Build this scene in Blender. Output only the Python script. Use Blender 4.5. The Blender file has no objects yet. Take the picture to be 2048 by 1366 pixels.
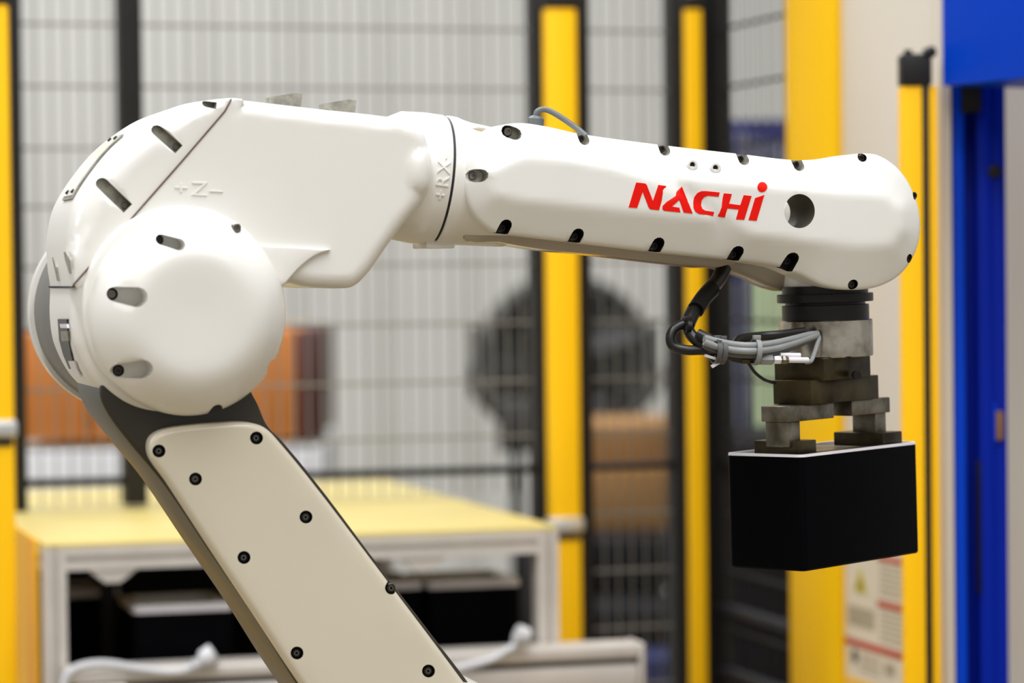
import bpy, bmesh, math, random
import numpy as np
from mathutils import Vector, Matrix
from mathutils.geometry import delaunay_2d_cdt
random.seed(4)
PI = math.pi
SC = bpy.context.scene
COL = SC.collection

# ------------------------------------------------------------------ camera
PSI, PITCH, ROLL = math.radians(16.0), math.radians(1.36), 0.0105
F = 105 / 36 * 2048
fw0 = Vector((math.sin(PSI), math.cos(PSI), 0))
CAM = Vector((0, 0, 1.25)) - fw0 * 1.613
FW = (fw0 * math.cos(PITCH) + Vector((0, 0, -math.sin(PITCH)))).normalized()
rt0 = FW.cross(Vector((0, 0, 1))).normalized()
up0 = rt0.cross(FW).normalized()
RT = (rt0 * math.cos(ROLL) - up0 * math.sin(ROLL)).normalized()
UP = RT.cross(FW).normalized()
cd = bpy.data.cameras.new('camera')
cd.lens = 105; cd.sensor_width = 36; cd.clip_start = 0.05; cd.clip_end = 60
cd.dof.use_dof = True; cd.dof.focus_distance = 1.60; cd.dof.aperture_fstop = 6.6
cam = bpy.data.objects.new('camera', cd); COL.objects.link(cam)
M = Matrix((RT, UP, -FW)).transposed().to_4x4(); M.translation = CAM
cam.matrix_world = M
SC.camera = cam

# ------------------------------------------------------------------ world, lights, exposure
SC.view_settings.view_transform = 'Standard'; SC.view_settings.look = 'None'
SC.view_settings.gamma = 1; SC.view_settings.use_curve_mapping = False
SC.view_settings.exposure = 0.0
w = bpy.data.worlds.new('world'); SC.world = w; w.use_nodes = True
w.node_tree.nodes['Background'].inputs[0].default_value = (1.0, 0.975, 0.94, 1)
w.node_tree.nodes['Background'].inputs[1].default_value = 0.39
def area(name, loc, target, sx, sy, power, col=(1, 1, 1)):
    l = bpy.data.lights.new(name, 'AREA'); l.shape = 'RECTANGLE'; l.size = sx; l.size_y = sy
    l.energy = power; l.color = col
    o = bpy.data.objects.new(name, l); COL.objects.link(o); o.location = loc
    o.rotation_euler = (Vector(target) - Vector(loc)).to_track_quat('-Z', 'Y').to_euler()
    return o
area('ceiling_and_fill_lamp', (-0.9, -0.9, 4.0), (-0.9, -0.9, 0), 0.5, 3.4, 75, (0.95, 0.97, 1.0))
area('ceiling_and_fill_lamp', (0.6, -0.9, 4.0), (0.6, -0.9, 0), 0.5, 3.4, 75, (0.95, 0.97, 1.0))
area('ceiling_and_fill_lamp', (0.2, 2.6, 4.0), (0.2, 2.9, 0), 3.4, 0.5, 150, (0.97, 0.98, 1.0))
area('ceiling_and_fill_lamp', (-1.2, -3.0, 3.4), (-0.6, 0, 1.2), 2.2, 0.7, 22, (1.0, 0.98, 0.95))  # added front fill for the upright faces, not a ceiling fitting
area('ceiling_and_fill_lamp', (-3.2, 0.2, 3.2), (0.8, 0.6, 1.2), 0.6, 2.6, 38, (0.97, 0.98, 1.0))  # added fill from the left to brighten the cream, yellow and blue panels
area('ceiling_and_fill_lamp', (1.0, -3.2, 3.4), (0.4, 0, 1.2), 2.2, 0.7, 14, (1.0, 0.98, 0.95))  # weaker added front fill, no real fitting there

# ------------------------------------------------------------------ projection helpers (a pixel of the photo -> a point of the place)
def ray(px, py): return FW + RT * ((px - 1024) / F) - UP * ((py - 683) / F)
def PD(px, py, d): return CAM + ray(px, py) * d
def PY(px, py, Y): r = ray(px, py); return CAM + r * ((Y - CAM.y) / r.y)
def PX(px, py, X): r = ray(px, py); return CAM + r * ((X - CAM.x) / r.x)
def PZ(px, py, Z): r = ray(px, py); return CAM + r * ((Z - CAM.z) / r.z)
PS = 1.6 / F    # metres per pixel at the arm

# ------------------------------------------------------------------ materials
def lin(c): return tuple(((x / 255) / 12.92 if x / 255 <= 0.04045 else ((x / 255 + 0.055) / 1.055) ** 2.4) for x in c)
def mat(name, rgb, rough=0.5, metal=0.0, coat=0.0, var=0.04, scale=30, bump=0.0, bscale=200, rgb2=None, stretch=None, spec=0.5):
    m = bpy.data.materials.new(name); m.use_nodes = True
    nt = m.node_tree; b = nt.nodes['Principled BSDF']
    c = lin(rgb); c2 = lin(rgb2) if rgb2 else tuple(max(0, x * (1 - 3 * var)) for x in c)
    tc = nt.nodes.new('ShaderNodeTexCoord'); mp = nt.nodes.new('ShaderNodeMapping')
    nt.links.new(tc.outputs['Object'], mp.inputs[0])
    if stretch: mp.inputs['Scale'].default_value = stretch
    n = nt.nodes.new('ShaderNodeTexNoise'); n.inputs['Scale'].default_value = scale; n.inputs['Detail'].default_value = 4
    nt.links.new(mp.outputs[0], n.inputs['Vector'])
    r = nt.nodes.new('ShaderNodeValToRGB'); r.color_ramp.elements[0].position = 0.35; r.color_ramp.elements[1].position = 0.65
    r.color_ramp.elements[0].color = (*c2, 1); r.color_ramp.elements[1].color = (*c, 1)
    nt.links.new(n.outputs[0], r.inputs[0]); nt.links.new(r.outputs[0], b.inputs['Base Color'])
    b.inputs['Roughness'].default_value = rough; b.inputs['Metallic'].default_value = metal
    b.inputs['Coat Weight'].default_value = coat; b.inputs['Coat Roughness'].default_value = 0.08
    b.inputs['Specular IOR Level'].default_value = spec
    if bump:
        n2 = nt.nodes.new('ShaderNodeTexNoise'); n2.inputs['Scale'].default_value = bscale
        bp = nt.nodes.new('ShaderNodeBump'); bp.inputs['Strength'].default_value = bump; bp.inputs['Distance'].default_value = 0.001
        nt.links.new(tc.outputs['Object'], n2.inputs['Vector'])
        nt.links.new(n2.outputs[0], bp.inputs['Height']); nt.links.new(bp.outputs[0], b.inputs['Normal'])
    return m
MT = dict(
    white=mat('white_enamel', (238, 236, 230), 0.28, 0, 0.35, 0.008, 12, 0.05, 90),
    cover=mat('white_cover_enamel', (240, 239, 234), 0.34, 0, 0.2, 0.008, 12, 0.08, 160),
    under=mat('underside_shade_casting', (172, 160, 138), 0.2, 0, 0.5, 0.02, 14),  # forearm casting greyed: the dark underside shading is put into the colour
    link=mat('cream_white_enamel', (218, 209, 188), 0.30, 0, 0.3, 0.01, 14),
    linkside=mat('shade_darkened_casting', (50, 46, 34), 0.35, 0, 0.1, 0.03, 20),  # link paint darkened: its shaded look is put into the base colour
    recess=mat('bare_pocket_casting', (168, 165, 152), 0.45, 0.2, 0, 0.15, 160),
    black=mat('black_steel_and_recess_shade', (34, 33, 32), 0.35, 0.5, 0, 0.05, 60),  # real on flanges and screws; in recess pockets it stands in for shade
    blackp=mat('black_anodised', (16, 16, 18), 0.42, 0.0, 0.0, 0.05, 60, spec=0.25),
    screw=mat('screw_steel', (140, 136, 128), 0.28, 1.0, 0, 0.05, 200),
    darkscrew=mat('dark_screw_steel', (70, 66, 60), 0.3, 0.8, 0, 0.05, 200),
    seam=mat('dark_seam', (30, 28, 27), 0.6), brownseam=mat('brown_seam', (96, 62, 54), 0.6), bore=mat('dark_bore', (92, 86, 74), 0.5),
    steel=mat('worn_turned_steel', (215, 208, 194), 0.2, 1.0, 0, 0.15, 60, rgb2=(120, 112, 96)),
    blocksteel=mat('oily_dark_steel', (84, 74, 50), 0.35, 0.7, 0, 0.1, 50, rgb2=(44, 38, 26)),
    jaw=mat('ground_jaw_steel', (150, 144, 130), 0.34, 0.9, 0, 0.1, 70, rgb2=(82, 76, 62)),
    motor=mat('grey_motor_casting', (112, 110, 106), 0.35, 0.3, 0.1, 0.05, 40),
    red=mat('red_vinyl', (242, 20, 4), 0.4, 0, 0, 0.01, 40, spec=0.2),
    case=mat('black_paint', (7, 6, 9), 0.4, 0, 0.0, 0.02, 40, spec=0.03),
    rim=mat('machined_rim', (238, 235, 240), 0.3, 0.0, 0, 0.02, 60),
    greycable=mat('grey_cable', (150, 153, 153), 0.4, 0, 0, 0.05, 60),
    darkcable=mat('dark_grey_cable', (98, 102, 104), 0.45, 0, 0, 0.05, 60),
    conduit=mat('black_rubber', (24, 23, 23), 0.35, 0, 0, 0.05, 60),
    tie=mat('grey_nylon', (90, 90, 90), 0.4),
    yellow=mat('yellow_paint', (255, 198, 14), 0.45, 0, 0, 0.01, 6, spec=0.2),
    yellow2=mat('deep_yellow_paint', (255, 194, 4), 0.45, 0, 0, 0.01, 6, spec=0.2), panelyellow=mat('panel_yellow_paint', (255, 200, 10), 0.45, 0, 0, 0.01, 6, spec=0.2),
    table=mat('pale_yellow_sheet', (203, 186, 116), 0.4, 0, 0.0, 0.02, 5, rgb2=(197, 178, 102)),
    tableside=mat('amber_side_sheet', (255, 205, 20), 0.45, 0, 0.0, 0.02, 5, rgb2=(240, 180, 20), spec=0.2),
    alu=mat('aluminium_profile', (214, 208, 200), 0.38, 0.35, 0, 0.02, 40),
    fence=mat('black_powder_coat', (34, 33, 32), 0.5, 0, 0, 0.04, 40, spec=0.25),
    wire=mat('grey_fence_wire', (128, 126, 120), 0.5, 0, 0, 0.04, 40),
    wall=mat('light_grey_cladding', (199, 199, 194), 0.7, 0, 0, 0.02, 1.2),
    floor=mat('tan_grey_floor', (140, 124, 92), 0.5, 0, 0, 0.05, 2),
    cream=mat('cream_panel', (220, 212, 199), 0.5, 0, 0, 0.01, 4),
    blue=mat('royal_blue_paint', (0, 70, 215), 0.45, 0, 0, 0.02, 6, spec=0.1),
    blued=mat('deep_blue_paint', (0, 36, 168), 0.45, 0, 0, 0.02, 6, spec=0.1),
    navy=mat('navy_panel', (44, 50, 108), 0.5, 0, 0, 0.1, 8, rgb2=(32, 36, 80), spec=0.2),
    navylight=mat('pale_lavender_strip', (150, 152, 172), 0.5, 0, 0, 0.1, 8),
    green=mat('pale_green_panel', (178, 196, 156), 0.6, 0, 0, 0.03, 8),
    orange=mat('orange_brown_board', (196, 118, 44), 0.6, 0, 0, 0.06, 5, stretch=(4, 4, 0.5)),
    maroon=mat('maroon_board', (70, 22, 22), 0.5),
    carton=mat('brown_carton', (150, 110, 60), 0.8, 0, 0, 0.06, 8),
    fan=mat('dark_grey_drum', (84, 84, 82), 0.5, 0.1, 0, 0.05, 10),
    fandark=mat('black_blade', (30, 29, 30), 0.5),
    bin=mat('black_bin', (24, 24, 29), 0.5, 0, 0, 0.1, 8, spec=0.1),
    bin2=mat('charcoal_bin_edge', (58, 58, 62), 0.5, spec=0.1),
    olive=mat('olive_grey_wall', (160, 158, 126), 0.7, 0, 0, 0.04, 4),
    paper=mat('label_paper', (226, 214, 190), 0.6, 0, 0, 0.02, 20),
    lred=mat('label_red', (188, 50, 16), 0.6), lyel=mat('label_yellow', (196, 178, 10), 0.6),
    lgrey=mat('label_print', (176, 164, 138), 0.6), lblk=mat('label_black', (50, 48, 30), 0.6),
    chrome=mat('bright_clamp', (225, 228, 228), 0.3, 0.6), bluebin=mat('blue_plastic', (34, 44, 92), 0.5),
    whitegrey=mat('whitegrey_stack', (206, 206, 208), 0.6, 0, 0, 0.05, 10),
)

# ------------------------------------------------------------------ object helpers
def thing(name, label, cat, loc=(0, 0, 0), group=None):
    o = bpy.data.objects.new(name, None); COL.objects.link(o); o.location = loc
    o['label'] = label; o['category'] = cat
    if group: o['group'] = group
    return o
def root_loc(p):
    v = Vector((0, 0, 0))
    while p: v += Vector(p.location); p = p.parent
    return v
def smooth(me, ang=35):
    for p in me.polygons: p.use_smooth = True
    me.set_sharp_from_angle(angle=math.radians(ang))
def build(name, verts, faces, m, parent=None, label=None, cat=None, group=None, kind=None, ang=35, mats=None, mi=None, fix=True):
    off = root_loc(parent) if parent else Vector((0, 0, 0))
    me = bpy.data.meshes.new(name)
    vs = [Vector(v) - off for v in verts]
    ctr = Vector((0, 0, 0))
    if not parent and kind != 'structure':
        xs = [v.x for v in vs]; ys = [v.y for v in vs]; zs = [v.z for v in vs]
        ctr = Vector(((min(xs) + max(xs)) / 2, (min(ys) + max(ys)) / 2, min(zs)))
        vs = [v - ctr for v in vs]
    me.from_pydata([tuple(v) for v in vs], [], faces)
    if fix:
        bm = bmesh.new(); bm.from_mesh(me); bmesh.ops.recalc_face_normals(bm, faces=bm.faces); bm.to_mesh(me); bm.free()
    for mm in (mats or [m]): me.materials.append(MT[mm])
    if mi is not None:
        for p, k in zip(me.polygons, mi): p.material_index = k
    smooth(me, ang)
    o = bpy.data.objects.new(name, me); COL.objects.link(o); o.location = ctr
    if parent: o.parent = parent
    if label: o['label'] = label
    if cat: o['category'] = cat
    if group: o['group'] = group
    if kind: o['kind'] = kind
    return o

class MB:
    def __init__(s): s.v = []; s.f = []
    def add(s, v, f):
        n = len(s.v); s.v += [Vector(x) for x in v]; s.f += [tuple(i + n for i in q) for q in f]; return s
    def pbox(s, o, d1, l1, d2, l2, z0, z1, bev=0.0):
        """horizontal directions d1, d2 from corner o, between heights z0 and z1"""
        d1 = Vector(d1).normalized() * l1; d2 = Vector(d2).normalized() * l2
        o = Vector((o[0], o[1], 0))
        M4 = Matrix(((d1.x, d2.x, 0, o.x + (d1.x + d2.x) / 2), (d1.y, d2.y, 0, o.y + (d1.y + d2.y) / 2), (0, 0, z1 - z0, (z0 + z1) / 2), (0, 0, 0, 1)))
        return s.cube(M4, bev)
    def cube(s, M4, bev=0.0):
        bm = bmesh.new(); bmesh.ops.create_cube(bm, size=1.0, matrix=M4)
        if bev: bmesh.ops.bevel(bm, geom=list(bm.edges), offset=bev, segments=2, profile=0.5, affect='EDGES')
        bm.verts.index_update()
        s.add([v.co.copy() for v in bm.verts], [[v.index for v in f.verts] for f in bm.faces]); bm.free(); return s
    def box(s, x0, x1, y0, y1, z0, z1, bev=0.0):
        return s.cube(Matrix.Translation(((x0 + x1) / 2, (y0 + y1) / 2, (z0 + z1) / 2)) @ Matrix.Diagonal((abs(x1 - x0), abs(y1 - y0), abs(z1 - z0), 1)), bev)
    def lathe(s, o, axis, prof, n=48, caps=(True, True)):
        """prof: list of (distance along axis, radius)"""
        a = Vector(axis).normalized(); o = Vector(o)
        e1 = a.cross(Vector((0, 0, 1)) if abs(a.z) < 0.9 else Vector((1, 0, 0))).normalized(); e2 = a.cross(e1)
        v = []; f = []
        for (t, r) in prof:
            for k in range(n):
                q = 2 * PI * k / n; v.append(o + a * t + (e1 * math.cos(q) + e2 * math.sin(q)) * r)
        for i in range(len(prof) - 1):
            for k in range(n):
                k2 = (k + 1) % n; f.append((i * n + k, i * n + k2, (i + 1) * n + k2, (i + 1) * n + k))
        if caps[0]: f.append(tuple(range(n))[::-1])
        if caps[1]: f.append(tuple((len(prof) - 1) * n + k for k in range(n)))
        return s.add(v, f)
    def ringlathe(s, o, axis, prof, n=48):
        a = Vector(axis).normalized(); o = Vector(o)
        e1 = a.cross(Vector((0, 0, 1)) if abs(a.z) < 0.9 else Vector((1, 0, 0))).normalized(); e2 = a.cross(e1)
        v = []; f = []; m = len(prof)
        for (t, r) in prof:
            for k in range(n):
                q = 2 * PI * k / n; v.append(o + a * t + (e1 * math.cos(q) + e2 * math.sin(q)) * r)
        for i in range(m):
            for k in range(n):
                k2 = (k + 1) % n; j = (i + 1) % m; f.append((i * n + k, i * n + k2, j * n + k2, j * n + k))
        return s.add(v, f)
    def tube(s, pts, r, n=12, sub=8):
        P = catmull([Vector(p) for p in pts], sub); rs = r if isinstance(r, (list, tuple)) else [r] * len(P)
        if len(rs) != len(P): rs = [rs[min(len(rs) - 1, int(i * len(rs) / len(P)))] for i in range(len(P))]
        v = []; f = []; e = None
        for i, p in enumerate(P):
            t = (P[min(i + 1, len(P) - 1)] - P[max(i - 1, 0)]).normalized()
            if e is None: e = t.cross(Vector((0.3, 0.2, 1))).normalized()
            e = (e - t * e.dot(t)).normalized(); b = t.cross(e)
            for k in range(n):
                q = 2 * PI * k / n; v.append(p + (e * math.cos(q) + b * math.sin(q)) * rs[i])
        for i in range(len(P) - 1):
            for k in range(n):
                k2 = (k + 1) % n; f.append((i * n + k, i * n + k2, (i + 1) * n + k2, (i + 1) * n + k))
        f.append(tuple(range(n))[::-1]); f.append(tuple((len(P) - 1) * n + k for k in range(n)))
        return s.add(v, f)
    def build(s, name, m, parent=None, **k): return build(name, s.v, s.f, m, parent, **k)

def catmull(P, sub=8, closed=False):
    n = len(P)
    if n < 3 and not closed: return list(P)
    out = []
    for i in range(n if closed else n - 1):
        if closed: a, b, c, d = P[i - 1], P[i], P[(i + 1) % n], P[(i + 2) % n]
        else: a, b, c, d = P[max(i - 1, 0)], P[i], P[i + 1], P[min(i + 2, n - 1)]
        for k in range(sub):
            t = k / sub
            out.append(0.5 * ((2 * b) + (c - a) * t + (2 * a - 5 * b + 4 * c - d) * t * t + (3 * b - a - 3 * c + d) * t ** 3))
    if not closed: out.append(P[-1])
    return out

# ---- outlines in photo pixels -> castings with rounded rims and pockets
def outline(pts, step=7.0):
    """pts: (x, y) or (x, y, 1) for a sharp corner; smooth closed spline, resampled"""
    n = len(pts); dense = []
    for i in range(n):
        b, c = pts[i], pts[(i + 1) % n]; a = pts[i - 1]; d = pts[(i + 2) % n]
        B, C = np.array(b[:2], float), np.array(c[:2], float)
        A = np.array(a[:2], float) if len(b) < 3 else B - (C - B) * 0
        D = np.array(d[:2], float) if len(c) < 3 else C
        L = np.linalg.norm(C - B)
        # centripetal-like tangents
        tb = np.zeros(2) if len(b) > 2 else (C - A) / max(np.linalg.norm(C - A), 1e-6) * L
        tc = np.zeros(2) if len(c) > 2 else (D - B) / max(np.linalg.norm(D - B), 1e-6) * L
        if len(b) > 2: tb = (C - B)
        if len(c) > 2: tc = (C - B)
        k = max(1, int(round(L / step)))
        for j in range(k):
            t = j / k; h = t * t
            dense.append((2 * h * t - 3 * h + 1) * B + (h * t - 2 * h + t) * tb + (-2 * h * t + 3 * h) * C + (h * t - h) * tc)
    return np.array(dense)
def inside(P, poly):
    x, y = P[:, 0], P[:, 1]; r = np.zeros(len(P), bool); n = len(poly); j = n - 1
    for i in range(n):
        xi, yi = poly[i]; xj, yj = poly[j]
        if yi != yj:
            c = ((yi > y) != (yj > y)) & (x < (xj - xi) * (y - yi) / (yj - yi) + xi); r ^= c
        j = i
    return r
def dist(P, poly):
    best = np.full(len(P), 1e9)
    for i in range(len(poly)):
        a = poly[i]; b = poly[(i + 1) % len(poly)]; ab = b - a; L = ab @ ab
        if L < 1e-9: continue
        t = np.clip(((P - a) @ ab) / L, 0, 1); q = a + t[:, None] * ab
        best = np.minimum(best, np.hypot(*(P - q).T))
    return best
def stadium(x0, y0, x1, y1, r, n=6, r1=None, flat1=False):
    r1 = r1 or r; a = math.atan2(y1 - y0, x1 - x0); out = []
    for k in range(n + 1):
        q = a + PI / 2 + PI * k / n; out.append((x0 + r * math.cos(q), y0 + r * math.sin(q)))
    if flat1:
        for q in (a - PI / 2, a + PI / 2): out.append((x1 + r1 * math.cos(q), y1 + r1 * math.sin(q)))
    else:
        for k in range(n + 1):
            q = a - PI / 2 + PI * k / n; out.append((x1 + r1 * math.cos(q), y1 + r1 * math.sin(q)))
    return np.array(out)
def circ(x, y, rx, ry=None, n=16):
    ry = ry or rx
    return np.array([(x + rx * math.cos(2 * PI * k / n), y + ry * math.sin(2 * PI * k / n)) for k in range(n)])

class Slab:
    """front surface near plane y = Y (towards the camera is -y), relief from height functions, wall back to Yf"""
    def __init__(s, out, Y, Yf, R=12, H=None, grid=14, pockets=(), holes=(), taper=0.0):
        s.out = out; s.Y = Y; s.Yf = Yf; s.R = R; s.H = H; s.grid = grid; s.pockets = list(pockets); s.holes = list(holes); s.taper = taper
    def Rv(s, P): return s.R(P) if callable(s.R) else np.full(len(P), float(s.R))
    def surf(s, P):
        """world y of the front surface at photo pixels P"""
        P = np.asarray(P, float); d = dist(P, s.out); R = s.Rv(P)
        t = np.clip(d / np.maximum(R, 1e-6), 0, 1)
        ins = R * (1 - np.sqrt(np.clip(1 - (1 - t) ** 2, 0, 1))) * PS
        h = s.H(P, d) if s.H else 0.0
        return s.Y + ins - h
    def build(s, name, m, parent, cap=True, pm='recess', label=None, ang=32):
        o = s.out; n = len(o); pts = [tuple(p) for p in o]; edges = [(i, (i + 1) % n) for i in range(n)]
        for poly in s.holes + [p[0] for p in s.pockets]:
            k = len(pts); q = len(poly); pts += [tuple(p) for p in poly]; edges += [(k + i, k + (i + 1) % q) for i in range(q)]
        area2 = sum(o[i][0] * o[(i + 1) % n][1] - o[(i + 1) % n][0] * o[i][1] for i in range(n))
        sg = 1 if area2 > 0 else -1
        Rb = s.Rv(o); tg = np.roll(o, -1, 0) - np.roll(o, 1, 0); tg /= np.maximum(np.linalg.norm(tg, axis=1), 1e-6)[:, None]
        nm = np.stack([-tg[:, 1], tg[:, 0]], 1) * sg
        extra = []
        for fr in (0.06, 0.18, 0.36, 0.6, 1.0):
            q = o + nm * (Rb * fr)[:, None]; ok = inside(q, o) & (dist(q, o) > 0.93 * Rb * fr); extra.append(q[ok])
        g = s.grid; x0, y0 = o.min(0); x1, y1 = o.max(0)
        gx, gy = np.meshgrid(np.arange(x0, x1, g), np.arange(y0, y1, g * 0.87)); gx[1::2] += g / 2
        G = np.stack([gx.ravel(), gy.ravel()], 1); G = G[inside(G, o)]
        G = G[dist(G, o) > (g * 0.8 if callable(s.R) else s.R + g * 0.4)]; extra.append(G)
        for poly in s.holes + [p[0] for p in s.pockets]:
            c = poly.mean(0); extra = [e[(dist(e, poly) > 2.0) if len(e) else slice(None)] for e in extra]
            for kk in (1.12,): 
                q = c + (poly - c) * kk; extra.append(q[inside(q, o)])
        for e in extra: pts += [tuple(p) for p in e]
        r = delaunay_2d_cdt([Vector(p) for p in pts], edges, [], 1, 1e-4)
        V = np.array([tuple(v) for v in r[0]]); T = [t for t in r[2]]
        C = np.array([V[list(t)].mean(0) for t in T])
        keep = inside(C, o)
        for hpoly in s.holes: keep &= ~inside(C, hpoly)
        lvl = np.zeros(len(T), int)
        for k, p in enumerate(s.pockets): lvl[inside(C, p[0])] = k + 1
        ys = s.surf(V)
        fl = [None] + [(np.full(len(V), p[1]) if p[2] else ys + p[1]) for p in s.pockets]
        verts = []; vid = {}
        def vert(i, L):
            key = (i, L)
            if key not in vid:
                yy = ys[i] if L == 0 else (s.Yf if L == -1 else max(fl[L][i], ys[i]))
                p = PY(V[i][0], V[i][1], s.Y); vid[key] = len(verts); verts.append(Vector((p.x, yy, p.z)))
            return vid[key]
        faces = []; mi = []; em = {}
        for k, t in enumerate(T):
            if not keep[k]: continue
            L = lvl[k]; faces.append(tuple(vert(i, L) for i in t)); mi.append((s.pockets[L - 1][3] if len(s.pockets[L - 1]) > 3 else 1) if L else 0)
            if cap: faces.append(tuple(vert(i, -1) for i in t)[::-1]); mi.append(0)
            for a in range(len(t)):
                i, j = t[a], t[(a + 1) % len(t)]; em.setdefault((min(i, j), max(i, j)), []).append((L, i, j))
        for (i, j), fs in em.items():
            if len(fs) == 1:
                L, a, b = fs[0]; faces.append((vert(b, L), vert(a, L), vert(a, -1), vert(b, -1))); mid = (V[a] + V[b]) / 2; mi.append(3 if any(dist(mid[None], h)[0] < 0.5 for h in s.holes) else 0)
            elif fs[0][0] != fs[1][0]:
                L, a, b = fs[0]; L2 = fs[1][0]; q = (vert(b, L), vert(a, L), vert(a, L2), vert(b, L2)); faces.append(q); LL = max(L, L2); mi.append(s.pockets[LL - 1][3] if len(s.pockets[LL - 1]) > 3 else 1)
        ob = build(name, verts, faces, None, parent, mats=[m, pm, 'black', 'bore'], mi=mi, label=label, ang=ang)
        return ob
    def decal(s, name, poly, m, parent, lift=0.0002, thick=0.0006, g=8):
        """a thin solid shape lying on the relief"""
        poly = np.asarray(poly, float); n = len(poly); pts = [tuple(p) for p in poly]
        x0, y0 = poly.min(0); x1, y1 = poly.max(0)
        gx, gy = np.meshgrid(np.arange(x0, x1, g), np.arange(y0, y1, g)); G = np.stack([gx.ravel(), gy.ravel()], 1)
        if len(G): G = G[inside(G, poly)]
        if len(G): G = G[dist(G, poly) > g * 0.3]
        pts += [tuple(p) for p in G]
        r = delaunay_2d_cdt([Vector(p) for p in pts], [(i, (i + 1) % n) for i in range(n)], [], 1, 1e-4)
        V = np.array([tuple(v) for v in r[0]]); T = r[2]; C = np.array([V[list(t)].mean(0) for t in T]); kp = inside(C, poly)
        ys = s.surf(V); top = []; bot = []
        for i in range(len(V)):
            p = PY(V[i][0], V[i][1], s.Y); top.append(Vector((p.x, ys[i] - lift, p.z))); bot.append(Vector((p.x, ys[i] - lift + thick, p.z)))
        k = len(V); faces = []; em = {}
        for q, t in enumerate(T):
            if not kp[q]: continue
            faces.append(tuple(t)); faces.append(tuple(i + k for i in t)[::-1])
            for a in range(len(t)):
                i, j = t[a], t[(a + 1) % len(t)]; em.setdefault((min(i, j), max(i, j)), []).append((i, j))
        for e, fs in em.items():
            if len(fs) == 1: i, j = fs[0]; faces.append((j, i, i + k, j + k))
        return build(name, top + bot, faces, m, parent)

bolt_mesh = {}
def bolt(px, py, Y, parent, rpx=9.0, m='screw', d=(0, -1, 0), name='screw', depth=6):
    """hex socket screw head whose face stands at plane Y"""
    c = PY(px, py, Y); r = rpx * PS
    mb = MB(); n = 18
    prof = [(-depth * PS, r), (-0.15 * r, r), (0, r * 0.86), (0, r * 0.52), (-0.5 * r, r * 0.46), (-0.5 * r, r * 0.25), (-0.42 * r, r * 0.2), (-0.42 * r, 0.0001)]
    mb.lathe(c, d, prof, n, (True, True))
    return mb.build(name, m, parent, ang=30)

def text_verts(body, size, ext):
    c = bpy.data.curves.new('t', 'FONT'); c.body = body; c.size = size; c.extrude = ext * 0.6; c.align_x = 'CENTER'; c.align_y = 'CENTER'
    c.resolution_u = 3; c.bevel_depth = size * 0.012; c.offset = -size * 0.012; c.space_character = 1.15
    o = bpy.data.objects.new('t', c); COL.objects.link(o)
    dg = bpy.context.evaluated_depsgraph_get(); dg.update(); me = o.evaluated_get(dg).to_mesh()
    v = [x.co.copy() for x in me.vertices]; f = [tuple(p.vertices) for p in me.polygons]
    o.evaluated_get(dg).to_mesh_clear(); bpy.data.objects.remove(o); bpy.data.curves.remove(c)
    return v, f

# ================================================================== SETTING
fl = MB(); fl.box(-4, 5, -4, 5.2, -0.1, 0); fl.build('floor', 'floor', kind='structure', label='tan grey workshop floor')
wl = MB().box(-4, 5, 5.0, 5.1, 0, 4.4); WALL = wl.build('wall_back', 'wall', kind='structure', label='light grey cladding wall behind the cell')
x = -3.9
while x < 4.9:   # upright cladding ribs
    MB().box(x, x + 0.05, 4.985, 5.0, 0, 4.4, 0.004).build('rib', 'wall', WALL); x += 0.2

YF = 1.17      # plane of the mesh fence behind the table
XS = PY(1425, 500, YF).x   # plane of the fence and panels on the right

# ================================================================== ROBOT ARM
hip = PY(860, 1560, 0.0)
ROBOT = thing('robot_arm', 'white industrial robot arm with red lettering, holding the black case', 'robot arm', (hip.x, hip.y, 0))
R_ = ROBOT
# --- forearm cover
fc_out = outline([(930, 352), (944, 300), (985, 258), (1035, 246), (1090, 252), (1165, 268), (1327, 290), (1484, 308), (1594, 320), (1660, 316), (1723, 307), (1762, 312), (1805, 345), (1834, 400), (1842, 450), (1834, 500), (1806, 545), (1762, 572), (1705, 580), (1650, 572), (1600, 549), (1560, 533), (1470, 520), (1313, 503), (1152, 484), (1010, 467), (985, 462), (950, 432), (933, 392)])
mesaL = np.array([(972, 345), (1040, 318), (1120, 322), (1215, 340), (1290, 366), (1350, 400), (1404, 438), (1380, 436), (1200, 418), (1040, 402), (985, 392)], float)
mesaR = np.array([(1362, 362), (1420, 366), (1500, 374), (1650, 388), (1755, 396), (1784, 420), (1788, 460), (1768, 490), (1700, 492), (1600, 482), (1490, 468), (1470, 455), (1420, 412)], float)
def fc_H(P, d):
    dl = np.where(inside(P, mesaL), 0, dist(P, mesaL)); dr = np.where(inside(P, mesaR), 0, dist(P, mesaR))
    dm = np.minimum(dl, dr); t = d / (d + dm + 1e-6); t = np.clip(t, 0, 1)
    t = np.where(t > 0.94, t - (t - 0.94) ** 2 * 6, t)       # soft crease
    return 0.0105 * t
YC = -0.036
ang_ = math.radians(7)
def top_notch(x, y, r=11): return (stadium(x, y - 26, x, y + 4, r, 6), YC + 0.006, True)
def bot_notch(x, y, r=12): return (stadium(x - 7, y + 34, x + 1, y - 2, r, 6), YC + 0.009, True, 2)  # black lining: the shade deep in the notch is put into the colour
fc_p = [(stadium(1014, 263, 1027, 268, 13, 5), YC + 0.0035, True), (circ(1016, 263, 11.5), YC + 0.005, True, 2), (stadium(944, 352, 955, 352, 13, 5), YC + 0.0035, True), (circ(945, 352, 11.5), YC + 0.005, True, 2)]
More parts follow.
